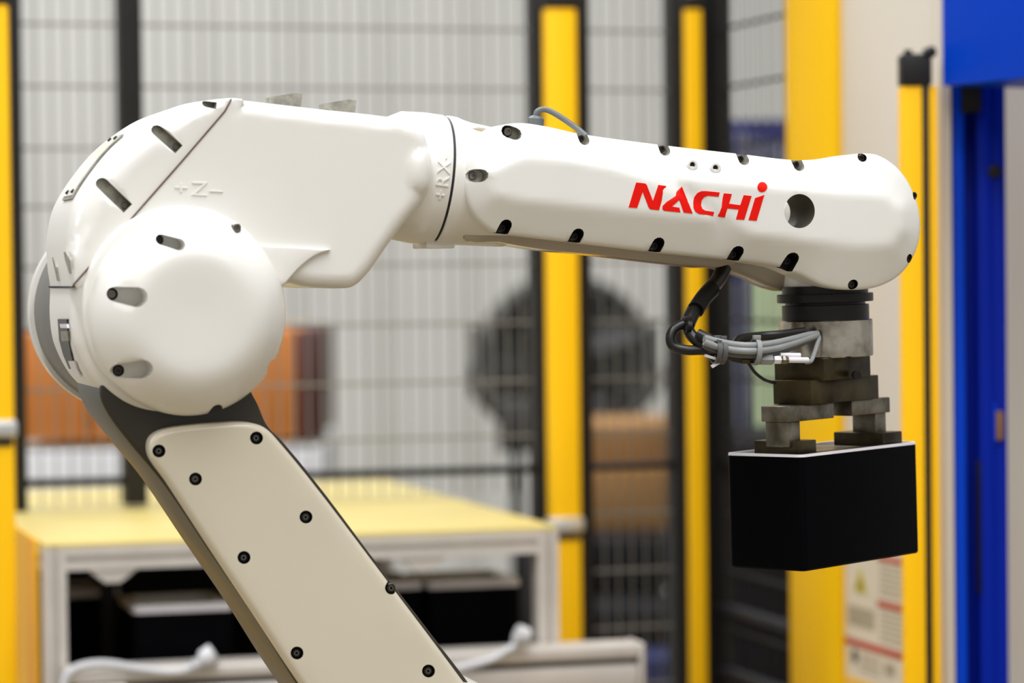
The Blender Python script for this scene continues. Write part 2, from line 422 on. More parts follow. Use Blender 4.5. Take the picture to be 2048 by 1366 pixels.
fc_p += [top_notch(1166, 276), top_notch(1328, 297), top_notch(1485, 316), top_notch(1595, 328), (circ(1723, 315, 9), YC + 0.004, True, 2), (circ(1829, 391, 5, 9), YC + 0.006, True, 2), (circ(1817, 517, 7, 9), YC + 0.006, True, 2), (circ(1704, 569, 10), YC + 0.005, True, 2)]
fc_p += [bot_notch(1008, 453), bot_notch(1152, 471), bot_notch(1313, 489), bot_notch(1470, 506), bot_notch(1578, 520, 13)]
hole = circ(1585, 423, 30.5, 34, 40)
FC = Slab(fc_out, YC, YC + 0.026, 7, fc_H, 13, fc_p, [hole])
fco = FC.build('forearm_cover', 'cover', R_, pm='recess')
for (bx, by, m_) in [(1016, 263, 'screw'), (945, 352, 'screw'), (1162, 277, 'darkscrew'), (1324, 298, 'darkscrew'), (1481, 318, 'darkscrew'), (1592, 329, 'darkscrew'), (1723, 316, 'darkscrew'), (1828, 391, 'darkscrew'), (1817, 517, 'darkscrew'), (1703, 569, 'darkscrew'),
                     (1004, 456, 'black'), (1149, 473, 'black'), (1309, 492, 'black'), (1466, 509, 'black'), (1575, 522, 'black')]:
    bolt(bx, by, YC + 0.001 if m_ != 'black' else YC + 0.003, fco, 8.5 if m_ == 'screw' else 7.5, m_, depth=20)
for (bx, by) in ((1383, 330), (1429, 336)):     # two rimmed ports
    yy = FC.surf([(bx, by)])[0]; c = PY(bx, by, yy); r = 12 * PS
    MB().lathe(c, (0, -1, 0), [(-0.004, r), (0.0012, r), (0.002, r * 0.8), (0.002, r * 0.5), (-0.002, r * 0.45)], 24, (True, False)).build('port', 'cover', fco)
    MB().lathe(c, (0, -1, 0), [(-0.003, r * 0.47), (0.0006, r * 0.47)], 18).build('port_plug', 'black', fco)
# lettering on the cover
def LG(pts): return np.array([(1230 + x / 6.827, 340 + y / 6.827) for x, y in pts])
LET = [[(205, 178), (330, 192), (350, 215), (432, 430), (507, 212), (618, 224), (515, 555), (400, 543), (375, 520), (293, 305), (218, 524), (102, 516)],
       [(837, 230), (972, 600), (850, 587), (790, 415), (690, 505), (790, 520), (805, 585), (585, 563), (560, 540), (563, 497)],
       [(1338, 313), (1325, 372), (1180, 358), (1130, 375), (1100, 420), (1093, 490), (1110, 535), (1150, 560), (1272, 577), (1260, 632), (1060, 605), (1010, 575), (985, 520), (985, 450), (1000, 380), (1040, 320), (1090, 296), (1150, 295)],
       [(1395, 325), (1505, 335), (1465, 466), (1618, 486), (1665, 350), (1772, 362), (1672, 685), (1560, 678), (1597, 545), (1443, 530), (1413, 653), (1322, 640)],
       [(1820, 390), (1945, 347), (1840, 698), (1730, 688)],
       [(1920 + 66 * math.cos(q) - 8 * math.sin(q), 240 + 70 * math.sin(q)) for q in [2 * PI * k / 20 for k in range(20)]]]
for L in LET: FC.decal('letter', LG(L), 'red', fco, 0.0003, 0.0008)
# --- forearm casting behind the cover, with its far half
core = Slab(outline([(925, 265), (1000, 258), (1040, 256), (1165, 276), (1327, 300), (1500, 325), (1535, 370), (1540, 420), (1520, 500), (1440, 534), (1400, 533), (1200, 510), (1090, 499), (1000, 484), (925, 470)]), -0.018, 0.012, 6, None, 40)
core.build('forearm_casting', 'under', R_)
far = Slab(outline([(925, 292), (1100, 292), (1400, 332), (1500, 350), (1530, 400), (1560, 470), (1600, 560), (1590, 580), (1552, 578), (1500, 556), (1440, 537), (1360, 527), (1200, 508), (1000, 480), (925, 462)]), 0.012, 0.030, 8, None, 40)
far.build('far_forearm_cover', 'under', R_)
MB().lathe(PY(1650, 447, 0.004), (0, 1, 0), [(0, 0.022), (0.001, 0.025), (0.025, 0.025), (0.026, 0.022)], 48).build('wrist_housing', 'white', R_)
# --- collar and neck on the forearm axis
ax = Vector((math.cos(math.radians(7.2)), 0, -math.sin(math.radians(7.2))))
A0 = PY(874, 361, 0.0)
e_up = Vector((ax.z * -1, 0, ax.x))
rc = 0.0352
MB().lathe(A0, ax, [(-0.034, 0.018), (-0.0335, 0.026), (-0.030, 0.031), (-0.024, 0.0342), (-0.012, rc), (-0.002, rc), (-0.0008, rc - 0.0006)], 96).build('wrist_collar', 'white', R_)
MB().lathe(A0, ax, [(-0.001, rc - 0.0013), (0.0012, rc - 0.0013)], 96).build('seam_ring', 'seam', R_)
MB().lathe(A0, ax, [(0.0007, rc - 0.0006), (0.0015, rc), (0.004, rc), (0.0065, 0.0350), (0.009, 0.0342), (0.014, 0.0332), (0.022, 0.0326), (0.040, 0.0310), (0.046, 0.027)], 96).build('forearm_neck', 'white', R_)
# flange lip below the collar
MB().pbox(PY(852, 486, -0.01), (1, 0, 0), 0.016, (0, 1, 0), 0.03, PY(852, 486, 0).z - 0.003, PY(852, 478, 0).z, 0.001).build('flange_lip', 'white', R_)
# --- elbow housing
eb_out = outline([(464, 196, 1), (520, 202), (640, 216), (760, 229), (822, 240), (852, 262), (864, 300), (864, 370), (845, 408), (815, 445), (780, 492), (740, 548), (712, 573), (680, 577), (630, 575), (568, 572), (545, 660), (500, 755), (445, 805), (370, 832), (270, 822), (195, 770), (154, 700), (143, 640), (144, 573, 1), (359, 328, 1), (450, 222, 1)])
def eb_R(P):
    x, y = P[:, 0], P[:, 1]
    r = np.full(len(P), 16.0)
    r = np.where((y < 300) & (x > 470), 34.0, r); r = np.where((y > 430) & (x > 560), 30.0, r)
    r = np.where((x < 420) & (y > 560), 34.0, r); r = np.where((x > 780) & (y >= 245) & (y < 440), 30, r)
    s = (x - 144) * (328 - 573) - (y - 573) * (359 - 144)    # along the seam: crisp
    r = np.where((y < 573) & (np.abs((x - 144) * 0.752 + (y - 573) * 0.66) < 14), 3.0, r)
    return r
YE = -0.041
def eb_H(P, d):
    x, y = P[:, 0], P[:, 1]
    q = np.hypot((x - 852) / 34, (y - 342) / 46); boss = 0.004 * np.clip(1 - q ** 2, 0, 1) ** 0.5 * (q < 1)
    return boss
EB = Slab(eb_out, YE, 0.045, eb_R, eb_H, 12)
ebo = EB.build('elbow_housing', 'white', R_, ang=40)
# raised web under the housing
web = Slab(outline([(470, 470, 1), (520, 489), (600, 494), (662, 499, 1), (630, 512), (600, 535), (567, 572, 1), (500, 560)]), YE - 0.003, YE + 0.004, 4, None, 20)
web.build('stiffening_web', 'white', ebo)
# --- rear cover
rc_out = outline([(464, 196, 1), (425, 198), (375, 206), (312, 232), (238, 287), (185, 350), (150, 410), (137, 470), (138, 530), (144, 573, 1), (359, 328, 1), (450, 222, 1)])
def rc_R(P):
    x, y = P[:, 0], P[:, 1]
    sd = np.minimum(dist(P, np.array([(464, 196), (450, 222)], float)), dist(P, np.array([(450, 222), (359, 328), (144, 573), (359, 328)], float)))
    return np.clip(3 + sd * 1.0, 3, 60)
RC = Slab(rc_out, YE - 0.0005, 0.045, rc_R, None, 11,
          pockets=[(stadium(316, 260, 358, 299, 11, 6, flat1=True), YE + 0.006, True), (stadium(206, 367, 256, 417, 12, 6, flat1=True), YE + 0.006, True),
                   (stadium(415, 207, 434, 211, 7, 5, flat1=True), YE + 0.010, True)])
rco = RC.build('rear_cover', 'white', R_)
bolt(352, 293, YE + 0.005, rco, 6, 'screw'); bolt(249, 411, YE + 0.005, rco, 6, 'screw'); bolt(431, 209, YE + 0.009, rco, 5, 'screw')
def wallstrip(pts, Y0, Y1, lift, name, m, parent, th=0.0008):
    P = [PY(x, y, YE) for x, y in pts]; n = len(P); N = []
    for i in range(n):
        t = (P[min(i + 1, n - 1)] - P[max(i - 1, 0)]).normalized(); q = Vector((t.z, 0, -t.x))
        if q.x > 0: q = -q
        N.append(q)
    V = []; f = []
    for l in (lift, lift - th):
        for p, q in zip(P, N):
            a = p + q * l; V += [Vector((a.x, Y0, a.z)), Vector((a.x, Y1, a.z))]
    k = 2 * n
    for i in range(n - 1):
        a = 2 * i; f += [(a, a + 2, a + 3, a + 1), (a + k, a + 1 + k, a + 3 + k, a + 2 + k), (a, a + k, a + 2 + k, a + 2), (a + 1, a + 3, a + 3 + k, a + 1 + k)]
    f += [(0, 1, k + 1, k), (k - 2, 2 * k - 2, 2 * k - 1, k - 1)]
    return build(name, V, f, m, parent)
hp = [tuple(p) for p in rc_out if 262 < p[1] < 400 and p[0] < 262]
hat = wallstrip(hp, -0.024, 0.012, 0.0012, 'hatch', 'recess', rco)
wallstrip(hp[1:-1], -0.0225, 0.0105, 0.0016, 'hatch_plate', 'white', rco)
for k_ in (2, -3):
    for yy in (-0.020, 0.0): 
        c_ = PY(hp[k_][0], hp[k_][1], YE); MB().lathe((c_.x, yy, c_.z), (-0.75, 0, 0.66), [(0.0, 0.0012), (0.0026, 0.0012)], 10).build('screw', 'darkscrew', rco)
# seam strip between cover and housing
def ribbon(pts, Y, wpx, th, name, m, parent):
    P = [PY(x, y, Y) for x, y in pts]; mb = MB()
    for a, b in zip(P[:-1], P[1:]):
        d = (b - a); L = d.length; d.normalize(); n = Vector((-d.z, 0, d.x)) * wpx * PS / 2; y = Vector((0, th, 0))
        v = [a - n, a + n, b + n, b - n]; mb.add([*v, *[q + y for q in v]], [(0, 1, 2, 3), (7, 6, 5, 4), (0, 4, 5, 1), (1, 5, 6, 2), (2, 6, 7, 3), (3, 7, 4, 0)])
    return mb.build(name, m, parent)
ribbon([(463, 198), (450, 222), (359, 328), (252, 450), (146, 571)], YE - 0.0007, 1.7, 0.003, 'cover_seam', 'brownseam', ebo)
# rear wall band, slots and vent on the -x side
def wallpatch(rows, name, m, parent, lift=0.0006, th=0.0015):
    """rows: (px_left, px_right, py) on the rear wall of the housing"""
    V = []; n = len(rows)
    base = lambda py: np.interp(py, [470, 530, 573, 640, 700, 770, 800], [137, 138, 143, 142, 153, 194, 232])
    for (xl, xr, py) in rows:
        wx = PY(base(py), py, YE + 0.0).x - lift
        for px in (xl, xr): p = PX(px, py, wx); V.append(p)
    k = len(V); V2 = [v + Vector((th, 0, 0)) for v in V]; f = []
    for i in range(n - 1): a = 2 * i; f += [(a, a + 1, a + 3, a + 2), (a + k, a + 2 + k, a + 3 + k, a + 1 + k), (a, a + 2, a + 2 + k, a + k), (a + 1, a + 1 + k, a + 3 + k, a + 3)]
    f += [(0, k, k + 1, 1), (k - 2, k - 1, 2 * k - 1, 2 * k - 2)]
    return build(name, V + V2, f, m, parent)
wallpatch([(115, 133, 638), (118, 137, 680), (126, 142, 710), (138, 150, 738)], 'vent_opening', 'black', ebo, 0.0010)
wallpatch([(119, 133, 648), (121, 135, 656)], 'vent_louver', 'rim', ebo, 0.0016, 0.001)
wallpatch([(121, 135, 662), (123, 136, 682)], 'vent_louver', 'recess', ebo, 0.0016, 0.001)
wallpatch([(136, 148, 722), (142, 153, 738), (152, 160, 752)], 'vent_louver', 'rim', ebo, 0.0018, 0.001)
wallpatch([(104, 106, 515), (108, 112, 535), (114, 116, 562)], 'slot', 'recess', rco, 0.0010)
wallpatch([(127, 131, 504), (130, 140, 520), (139, 144, 548)], 'slot', 'recess', rco, 0.0010)
wallpatch([(97, 144, 572.5), (97, 144, 575.5)], 'cover_seam', 'seam', ebo, 0.0008)
# cast marks
def marks(body, size, fn, parent, name='raised_marks'):
    v, f = text_verts(body, size, size * 0.10); return build(name, [fn(p) for p in v], f, 'white', parent, label=None)
mc = PY(396, 379, YE)
sl = math.radians(-3)
marks('+Z\u2013', 0.0100, lambda p: Vector((mc.x + (p.x * 1.35 * math.cos(sl) - p.y * math.sin(sl)), YE - p.z, mc.z + p.x * 1.35 * math.sin(sl) + p.y * math.cos(sl))), ebo)
mphi = math.radians(86)
mo = A0 + ax * -0.0055
def oncyl(p):
    a = p.x / rc * 1.05; r = rc + p.z
    yv = Vector((0, -1, 0))
    q = math.radians(2) + a
    return mo + ax * (p.y) + (yv * math.cos(q) + e_up * math.sin(q)) * r
marks('+RX\u2013', 0.0100, lambda p: oncyl(Vector((p.x, -p.y, p.z))) if False else oncyl(Vector((p.x, -p.y, p.z))), R_)
# lifting lugs on top
for lx, ly in ((575, 208), (683, 221)):
    P0 = PY(lx - 34, ly - 13, -0.012)
    a = PY(lx - 34, ly - 14, -0.01); b = PY(lx + 14, ly - 22, -0.01); c = PY(lx + 30, ly - 20, -0.01); d = PY(lx + 27, ly + 6, -0.01); e = PY(lx + 2, ly + 6, -0.01); g = PY(lx - 33, ly - 4, -0.01)
    V = [a, b, c, d, e, g]; V2 = [p + Vector((0, 0.014, 0)) for p in V]
    build('lifting_lug', V + V2, [(0, 1, 2, 3, 4, 5), (11, 10, 9, 8, 7, 6)] + [(i, (i + 1) % 6, (i + 1) % 6 + 6, i + 6) for i in range(6)], 'recess', R_)
# --- elbow motor cap (near) and motor (far)
cap_out = np.array([(376 + 197 * math.cos(2 * PI * k / 120), 629 + 203 * math.sin(2 * PI * k / 120)) for k in range(120)])
ring_out = np.array([(364 + 200 * math.cos(2 * PI * k / 120), 616 + 205 * math.sin(2 * PI * k / 120)) for k in range(120)])
Slab(ring_out, YE - 0.006, YE + 0.02, 10, None, 30).build('cap_flange', 'white', R_)
YK = YE - 0.012
def cap_H(P, d):
    rho = np.hypot((P[:, 0] - 376) / 197, (P[:, 1] - 629) / 203)
    t = np.clip((rho - 0.48) / 0.52, 0, 1)
    return 0.022 * (1 - t ** 2.4) - 0.0006 * np.clip(1 - rho / 0.42, 0, 1)
KC = Slab(cap_out, YK, YE - 0.004, 9, cap_H, 10, pockets=[
    (stadium(222, 588, 262, 594, 15, 7, r1=20), YK - 0.001, True), (stadium(232, 741, 275, 737, 14, 7, r1=19), YK - 0.001, True),
    (stadium(313, 480, 346, 490, 11, 6, r1=12), YK - 0.001, True), (stadium(473, 450, 474, 456, 13, 6), YK + 0.001, True), (circ(223, 588, 12.5), YK + 0.001, True, 2), (circ(316, 480, 10.5), YK + 0.001, True, 2), (circ(474, 455, 11), YK + 0.003, True, 2), (circ(236, 741, 12), YK + 0.001, True, 2),
    ], holes=[stadium(590, 738, 551, 736, 19, 6), stadium(424, 862, 432, 822, 14, 6)])
kco = KC.build('elbow_cap', 'white', R_, pm='white', ang=50)
for bx, by in ((223, 588), (236, 741), (316, 480), (474, 455)): bolt(bx, by, YK - 0.003, kco, 8, 'screw' if by in (588, 455) else 'darkscrew')
mcen = PY(376, 629, YK)
MB().lathe(Vector((mcen.x, 0.045, mcen.z)), (0, 1, 0), [(0, 0.050), (0.02, 0.053), (0.088, 0.055)], 72).build('elbow_motor_flange', 'motor', R_)
fcap = MB().lathe(Vector((mcen.x, 0.132, mcen.z)), (0, 1, 0), [(0, 0.0575), (0.012, 0.0575), (0.022, 0.054), (0.032, 0.044), (0.036, 0.02)], 72).build('far_elbow_cap', 'white', R_)
# --- lower link
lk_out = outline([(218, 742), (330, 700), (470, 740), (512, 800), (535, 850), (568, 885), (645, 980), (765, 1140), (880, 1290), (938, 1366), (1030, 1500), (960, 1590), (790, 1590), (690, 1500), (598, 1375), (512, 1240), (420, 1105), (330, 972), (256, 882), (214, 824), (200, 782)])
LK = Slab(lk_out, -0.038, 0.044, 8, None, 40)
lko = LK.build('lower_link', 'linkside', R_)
lp_out = outline([(299, 893), (306, 874), (330, 860), (380, 851), (440, 846), (495, 845), (530, 855), (560, 884), (640, 982), (760, 1140), (872, 1288), (930, 1366), (1005, 1468), (980, 1500), (700, 1500), (605, 1370), (518, 1238), (428, 1103), (338, 966), (304, 918)])
lb = [(318, 902), (513, 876), (391, 958), (612, 1034), (488, 1115), (783, 1176), (594, 1306), (857, 1342)]
LP = Slab(lp_out, -0.051, -0.036, 13, None, 26, pockets=[(circ(x, y, 13, 13, 20), -0.046, True) for x, y in lb])
lpo = LP.build('link_cover', 'link', R_, pm='black')
for i, (x, y) in enumerate(lb): bolt(x - 1, y, -0.0485, lpo, 9, 'darkscrew' if i in (2, 3, 5, 7) else 'black', name='screw')
for i, (x, y) in enumerate(lb): MB().ringlathe(PY(x - 1, y, -0.0487), (0, -1, 0), [(0, 0.0013), (0.0004, 0.0013), (0.0004, 0.0008), (0, 0.0008)], 18).build('screw_socket', 'screw', lpo)
# --- shoulder and pedestal below the frame
MB().lathe(hip + Vector((0, -0.06, 0)), (0, 1, 0), [(0, 0.05), (0.008, 0.058), (0.112, 0.058), (0.12, 0.05)], 64).build('shoulder', 'white', R_)
MB().lathe((hip.x, hip.y, 0.5), (0, 0, 1), [(0, 0.085), (0.1, 0.08), (0.22, 0.06), (hip.z - 0.5 - 0.03, 0.05)], 64).build('turntable', 'white', R_)
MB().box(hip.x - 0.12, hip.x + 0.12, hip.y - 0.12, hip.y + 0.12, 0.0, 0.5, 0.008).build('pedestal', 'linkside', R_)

# ================================================================== TOOL
YT = 0.0
T0 = PY(1650, 588, YT); dt = (T0 - CAM).dot(FW); S2 = dt / F
tz = Vector((0.019, 0, -1)).normalized()               # tool axis, slightly tilted
crt = Vector((math.cos(PSI), -math.sin(PSI), 0)); cfw = Vector((math.sin(PSI), math.cos(PSI), 0))
ca = math.radians(48)
dl = (crt * math.cos(ca) + cfw * math.sin(ca)).normalized(); dl = (dl - tz * dl.dot(tz)).normalized()   # long side of the case
dn = tz.cross(dl).normalized()
if dn.dot(crt) > 0: dn = -dn                           # short side: left and away
def th(py): return (py - 588) * S2 / 1.0
def tbox(mb, a0, a1, b0, b1, h0, h1, bev=0.0006, D1=None, D2=None):
    D1 = D1 or dl; D2 = D2 or dn
    c = T0 + D1 * (a0 + a1) / 2 + D2 * (b0 + b1) / 2 + tz * (h0 + h1) / 2
    X = D1 * (a1 - a0); Y = D2 * (b1 - b0); Z = tz * (h1 - h0)
    return mb.cube(Matrix(((X.x, Y.x, Z.x, c.x), (X.y, Y.y, Z.y, c.y), (X.z, Y.z, Z.z, c.z), (0, 0, 0, 1))), bev)
def hw(px): return px * S2 / 2
wb = MB(); wb.lathe(T0, tz, [(th(520), hw(150)), (th(572), hw(164))], 56); wb.build('wrist_block', 'cover', R_)
MB().lathe(T0, tz, [(th(571), hw(172)), (th(587), hw(172))], 56).build('wrist_flange', 'black', R_, label='black round wrist flange')
MB().lathe(T0, tz, [(th(587), hw(188)), (th(588), hw(192)), (th(603), hw(192)), (th(604), hw(188))], 56).build('wrist_flange', 'black', R_)
MB().lathe(T0, tz, [(th(604), hw(160)), (th(609), hw(160)), (th(610), hw(174)), (th(639), hw(174))], 56).build('tool_adapter', 'black', R_)
MB().lathe(T0, tz, [(th(639), hw(180)), (th(641), hw(186)), (th(711), hw(186)), (th(713), hw(182))], 64).build('steel_coupling', 'steel', R_, label='bright turned steel coupling ring')
GR = MB(); tbox(GR, -0.026, 0.018, -0.017, 0.017, th(713), th(757)); gro = GR.build('gripper', 'blocksteel', R_, label='oily steel two-jaw gripper body')
g2 = MB(); tbox(g2, -0.033, 0.031, -0.013, 0.013, th(755), th(803)); g2.build('slide_body', 'blocksteel', gro)
for j0, j1, f0, f1, p0, p1, q0, q1 in ((-0.0485, -0.008, -0.0475, -0.037, -0.045, -0.028, -0.012, 0.018), (0.009, 0.046, 0.034, 0.0445, 0.028, 0.047, -0.017, 0.017)):
    jo = tbox(MB(), j0, j1, -0.010, 0.010, th(803), th(834)).build('jaw', 'jaw', gro)
    tbox(MB(), f0, f1, -0.008, 0.008, th(834), th(884)).build('finger', 'jaw', gro)
    tbox(MB(), p0, p1, q0, q1, th(872), th(900)).build('finger_pad', 'blocksteel', gro)
for (px, py) in ((1627, 757), (1715, 750)):
    p = PD(px, py, dt - 0.022); MB().lathe(p, (-FW), [(-0.01, 0.0022), (0, 0.0022)], 16).build('screw', 'black', gro)
# --- black case held by the gripper
def make_case(o, D1, D2, zz, L, W, H, label, group=None, nf=8, fins=True, w_=0.004, rh=0.0015):
    """o: centre of the top, D1 long side, D2 short side, zz down"""
    base = o + zz * H
    t = thing('machined_case', label, 'metal case', base, group)
    def b(name, m, a0, a1, b0, b1, h0, h1, bev=0.0006, lab=None):
        mb = MB(); c = o + D1 * (a0 + a1) / 2 + D2 * (b0 + b1) / 2 + zz * (h0 + h1) / 2
        X = D1 * (a1 - a0); Y = D2 * (b1 - b0); Z = zz * (h1 - h0)
        mb.cube(Matrix(((X.x, Y.x, Z.x, c.x), (X.y, Y.y, Z.y, c.y), (X.z, Y.z, Z.z, c.z), (0, 0, 0, 1))), bev)
        return mb.build(name, m, t, label=lab)
    # shell: four walls and a floor
    mb = MB()
    def add(a0, a1, b0, b1, h0, h1, bev):
        c = o + D1 * (a0 + a1) / 2 + D2 * (b0 + b1) / 2 + zz * (h0 + h1) / 2
        X = D1 * (a1 - a0); Y = D2 * (b1 - b0); Z = zz * (h1 - h0)
        mb.cube(Matrix(((X.x, Y.x, Z.x, c.x), (X.y, Y.y, Z.y, c.y), (X.z, Y.z, Z.z, c.z), (0, 0, 0, 1))), bev)
    V = []; r = 0.004; ring = []
    for (cx, cy, q0) in ((L / 2 - r, W / 2 - r, 0), (-L / 2 + r, W / 2 - r, 90), (-L / 2 + r, -W / 2 + r, 180), (L / 2 - r, -W / 2 + r, 270)):
        for k in range(5):
            q = math.radians(q0 + 22.5 * k); ring.append((cx, cy, math.cos(q), math.sin(q)))
    def loop(off, h): return [o + D1 * (cx + (r + off) * c_) + D2 * (cy + (r + off) * s_) + zz * h for cx, cy, c_, s_ in ring]
    n = len(ring)
    def stack(loops, close0=False, close1=True):
        v = [p for lp in loops for p in lp]; f = []
        for i in range(len(loops) - 1):
            for k in range(n): k2 = (k + 1) % n; f.append((i * n + k, i * n + k2, (i + 1) * n + k2, (i + 1) * n + k))
        if close0: f.append(tuple(range(n)))
        if close1: f.append(tuple((len(loops) - 1) * n + k for k in range(n))[::-1])
        return v, f
    v, f = stack([loop(0, rh), loop(0, H - 0.001), loop(-0.001, H), loop(-0.003, H)]); build('shell', v, f, 'case', t)
    lp = [loop(0.0001, rh - 0.0001), loop(-0.0001, 0), loop(-w_, 0), loop(-w_, 0.012)]; v, f = stack(lp, False, False); build('rim', v, f, 'rim', t, label='bright machined rim')
    v, f = stack([loop(-w_, 0.0119), loop(-w_ - 0.001, 0.012)], False, True); build('inner_floor', v, f, 'bore' if fins else 'recess', t)
    if fins:
        for k in range(nf):
            a = -0.026 + (k + 0.5) * 0.052 / nf
            b('fin', 'jaw', a - 0.0018, a + 0.0018, -W / 2 + w_, W / 2 - w_, 0.0008, 0.012, 0.0002)
    return t
near = PD(1603, 910, dt - 0.052)
ctr_case = near + dl * 0.0555 + dn * 0.0260
held = make_case(ctr_case, dl, dn, tz, 0.111, 0.052, 0.0632, 'black rectangular metal case hanging in the robot gripper', w_=0.0018)

# ================================================================== CABLES ON THE TOOL
YB = -0.04
def CP(*pts): return [PY(x, y, Y) for x, y, Y in pts]
cb = MB().tube(CP((1448, 535, 0.005), (1436, 560, 0.0), (1418, 580, -0.01), (1398, 605, -0.02), (1382, 632, -0.03), (1374, 650, -0.035)), 0.0042, 14).build('cable_conduit', 'conduit', R_, label='black flexible conduit below the forearm')
MB().tube(CP((1424, 578, -0.012), (1407, 596, -0.019), (1391, 620, -0.028)), 0.0047, 14).build('sleeve', 'blackp', cb)
h1 = MB().tube(CP((1376, 645, -0.035), (1352, 655, -0.036), (1341, 672, -0.037), (1346, 692, -0.038), (1372, 700, -0.04), (1400, 700, -0.042), (1430, 700, -0.044)), 0.0027, 12).build('hose', 'conduit', R_)
h2 = MB().tube(CP((1374, 640, -0.035), (1378, 662, -0.036), (1392, 680, -0.04), (1415, 692, -0.044), (1440, 702, -0.046), (1475, 714, -0.046), (1510, 716, -0.045)), 0.0032, 12).build('hose', 'conduit', R_)
MB().tube(CP((1396, 668, -0.045), (1420, 680, -0.05), (1440, 690, -0.052)), 0.0030, 12).build('hose', 'conduit', R_)
MB().tube(CP((1470, 690, -0.04), (1482, 678, -0.034), (1520, 673, -0.03), (1560, 670, -0.03), (1610, 664, -0.028)), 0.0026, 10).build('hose', 'conduit', R_)
for k, (dy, r, ys, m_) in enumerate(((0, 0.0019, -0.052, 'greycable'), (11, 0.0019, -0.053, 'greycable'), (7, 0.0018, -0.047, 'darkcable'), (20, 0.0016, -0.050, 'darkcable'))):
    MB().tube(CP((1408, 676 + dy * .7, ys), (1440, 684 + dy, ys), (1475, 690 + dy, ys), (1510, 691 + dy, ys), (1550, 686 + dy, ys + .006), (1590, 677 + dy * .8, ys + .012), (1618, 670 + dy * .5, ys + .018), (1634, 668 + dy * .2, ys + .024)), r, 12).build('cable', m_, R_)
MB().tube(CP((1634, 668, -0.028), (1638, 676, -0.03), (1634, 690, -0.034), (1629, 706, -0.038), (1622, 722, -0.042), (1612, 724, -0.044)), 0.0012, 10).build('cable', 'greycable', R_)
MB().tube(CP((1498, 728, -0.044), (1510, 745, -0.042), (1530, 760, -0.038), (1550, 766, -0.03)), 0.0009, 8).build('cable', 'conduit', R_)
cx = [PY(x, 719 + (x - 1480) * 0.01, -0.047) for x in (1482, 1500, 1519, 1544, 1547, 1561, 1564, 1574, 1577, 1617)]
for a, b, r, m_ in ((0, 1, 0.0026, 'blocksteel'), (2, 3, 0.0031, 'greycable'), (4, 5, 0.0024, 'rim'), (6, 7, 0.0025, 'jaw'), (8, 9, 0.0016, 'rim')):
    d = cx[b] - cx[a]; MB().lathe(cx[a], d, [(0, r * 0.85), (0.0005, r), (d.length - 0.0005, r), (d.length, r * 0.85)], 6 if r > 0.002 else 14).build('connector', m_, R_)
d = cx[9] - cx[0]; MB().lathe(cx[0], d, [(0, 0.0012), (d.length, 0.0012)], 10).build('connector_stem', 'screw', R_)
d = cx[9] - cx[8]; MB().lathe(cx[8] + Vector((-0.004, 0.002, 0.0026)), d, [(0, 0.0014), (d.length, 0.0014)], 10).build('connector', 'rim', R_)
def tie(px, py, Y, rz, rl, m_='tie'):
    c = PY(px, py, Y); n = 20; a = Vector((1, 0, -0.08)).normalized(); v = []; f = []
    for t in (-0.0013, 0.0013):
        for s in (0, 0.0007):
            for k in range(n):
                q = 2 * PI * k / n; v.append(c + a * t + Vector((0, math.cos(q) * (rl + s), 0)) + Vector((0.08, 0, 1)) * math.sin(q) * (rz + s))
    for k in range(n):
        k2 = (k + 1) % n
        f += [(k, k2, n + k2, n + k), (2 * n + k, 3 * n + k, 3 * n + k2, 2 * n + k2), (n + k, n + k2, 3 * n + k2, 3 * n + k), (k, 2 * n + k, 2 * n + k2, k2)]
    mb = MB().add(v, f); top = c + Vector((0, -rl * 0.3, rz + 0.001)); mb.box(top.x - 0.002, top.x + 0.002, top.y - 0.0015, top.y + 0.0015, top.z - 0.0012, top.z + 0.0012, 0.0003)
    return mb.build('cable_tie', m_, R_)
tie(1432, 702, -0.049, 0.0062, 0.0065); tie(1443, 703, -0.049, 0.0062, 0.0065); tie(1511, 703, -0.049, 0.0066, 0.0065, 'greycable')
tie(1374, 652, -0.036, 0.0032, 0.005, 'conduit')
MB().cube(Matrix.Translation(PY(1420, 714, -0.05)) @ Matrix.Rotation(0.3, 4, 'Y') @ Matrix.Diagonal((0.006, 0.002, 0.0014, 1))).build('tie_tail', 'rim', R_)
MB().cube(Matrix.Translation(PY(1434, 727, -0.05)) @ Matrix.Rotation(-0.5, 4, 'Y') @ Matrix.Diagonal((0.007, 0.002, 0.0016, 1))).build('tie_tail', 'rim', R_)
# --- sensor lead on the forearm top
lead = MB().tube(CP((1071, 240, -0.004), (1074, 224, -0.004), (1088, 219, -0.004), (1104, 224, -0.006), (1130, 240, -0.01), (1155, 258, -0.014), (1172, 272, -0.018)), 0.0016, 12).build('sensor_lead', 'darkcable', R_)
gb = PY(1071, 249, -0.004)
MB().lathe(gb, (0.1, 0, 1), [(-0.004, 0.0044), (0.003, 0.0044), (0.0042, 0.0034), (0.0048, 0.002)], 24).build('cable_gland', 'darkcable', R_)

